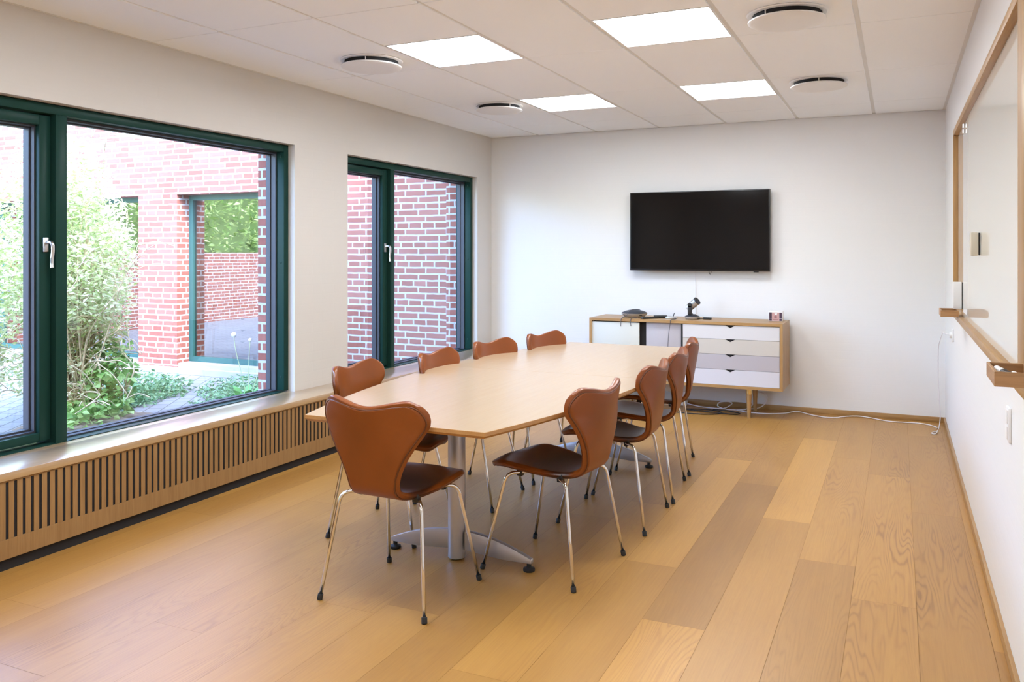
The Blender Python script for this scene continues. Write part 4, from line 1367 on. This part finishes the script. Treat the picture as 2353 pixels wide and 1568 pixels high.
cl = [((-6.22, 5.15, 0.22), (0.22, 0.24, 0.24), 1.5), ((-6.15, 5.02, 0.05), (0.26, 0.20, 0.14), 1.2), ((-6.35, 5.25, 0.42), (0.2, 0.2, 0.2), 0.7), ((-6.1, 4.75, 0.0), (0.30, 0.28, 0.14), 1.2)]
leaves('foliage', cl, 1300, 0.072, M['leaf2'], t, 8, thin=0.8)
twigs('stems', (-6.28, 5.12, GZ), cl, 14, M['stem'], t, 8, 0.011)
tag(leaves('ground_cover', [((-7.05, 6.15, GZ + 0.03), (0.50, 0.62, 0.20), 2), ((-6.75, 5.75, GZ + 0.02), (0.32, 0.34, 0.15), 1)], 3600, 0.050, M['leaf3'], None, 12), 'dense periwinkle ground cover at the shrub side of the path', 'ground cover', None, 'stuff')
tag(leaves('ground_cover', [((-6.05, 6.75, GZ + 0.02), (0.62, 0.55, 0.16), 2), ((-5.55, 6.15, GZ + 0.02), (0.55, 0.62, 0.15), 2), ((-5.15, 5.5, GZ + 0.02), (0.5, 0.6, 0.12), 1)], 5200, 0.046, M['leaf3'], None, 14), 'dense periwinkle ground cover between the path and the window', 'ground cover', None, 'stuff')
bm = NB(); rnd = random.Random(4)
for k in range(26):
    p = Vector((-7.0 + rnd.uniform(-.4, .4), 6.0 + rnd.uniform(-.5, .5), GZ + rnd.uniform(.14, .22)))
    for q in range(5):
        a = 2 * PI * q / 5
        e = p + Vector((math.cos(a), math.sin(a), 0.25)) * 0.014
        v = [bm.verts.new(p), bm.verts.new(p + Vector((math.cos(a - .5), math.sin(a - .5), 0.3)) * 0.012), bm.verts.new(e), bm.verts.new(p + Vector((math.cos(a + .5), math.sin(a + .5), 0.3)) * 0.012)]
        bm.faces.new(v)
tag(obj('periwinkle_flowers', bm, M['violet'], None, 0), 'scattered small violet flowers among the ground cover', 'flowers', None, 'stuff')
bm = NB(); add_lathe(bm, [(0.62, 0.0), (0.50, 0.03), (0.30, 0.06), (0.0, 0.07)], (-6.12, 4.92, GZ), 28); tag(obj('soil_bed', bm, M['soil'], None, 40), 'bare dry soil patch around the shrub foot', 'soil', None, 'stuff')
# dandelion gone to seed
dn = empty('dandelion', 'tall dandelion with a white seed head before the brick pier', 'flower', (-5.35, 5.86, GZ))
for (ex, ey, ez), r in (((-0.06, -0.08, 0.705), 0.024), ((0.01, 0.05, 0.655), 0.016), ((0.10, 0.10, 0.46), 0.008)):
    bm = NB(); add_tube(bm, smooth_path([(0.03, 0.02, 0.0), (0.02 + ex * 0.3, ey * 0.3, ez * 0.4), (ex * 0.8, ey * 0.8, ez * 0.8), (ex, ey, ez)], 5), 0.0035, 6); s_ = obj('stalk', bm, M['stalk'], dn, 0)
    bm = NB(); bmesh.ops.create_icosphere(bm, subdivisions=2, radius=r, matrix=Matrix.Translation((ex, ey, ez + r * 0.6))); obj('seed_head', bm, M['fluff'], s_)
bm = NB()
for k in range(7):
    a = 2 * PI * k / 7 + 0.3
    d = Vector((math.cos(a), math.sin(a), 0)); s_ = Vector((-d.y, d.x, 0))
    P = [(0.0, 0.02, 0.03), (0.06, 0.035, 0.14), (0.12, 0.030, 0.22), (0.17, 0.004, 0.24)]
    L_ = [bm.verts.new(d * p[0] + s_ * p[1] + Vector((0, 0, p[2]))) for p in P]; R_ = [bm.verts.new(d * p[0] - s_ * p[1] + Vector((0, 0, p[2]))) for p in P]
    for i in range(3): bm.faces.new((L_[i], L_[i + 1], R_[i + 1], R_[i]))
obj('leaf_rosette', bm, M['leaf_d'] if 'leaf_d' in M else plain('dandelion_leaf', (0.12, 0.36, 0.08, 1), 0.5), dn, 0)
hg = empty('hedge', 'tall leafy hedge closing the courtyard, mirrored in the tall window', 'hedge', (-14.2, 2.0, GZ))
leaves('foliage', [((-14.35, y, z), (0.8, 0.9, 0.9), 1) for y in (-6, -4.6, -3.2, -1.8, -0.4, 1.0, 2.4, 3.8, 5.2, 6.4) for z in (1.2, 2.4, 3.4)], 16000, 0.15, M['hedge'], hg, 21)
bm = NB(); add_box(bm, (-0.45, -9, 0), (-0.1, 5.0, 3.6)); obj('core', bm, plain('hedge_core', (0.12, 0.20, 0.05, 1), 0.9), hg, 0)
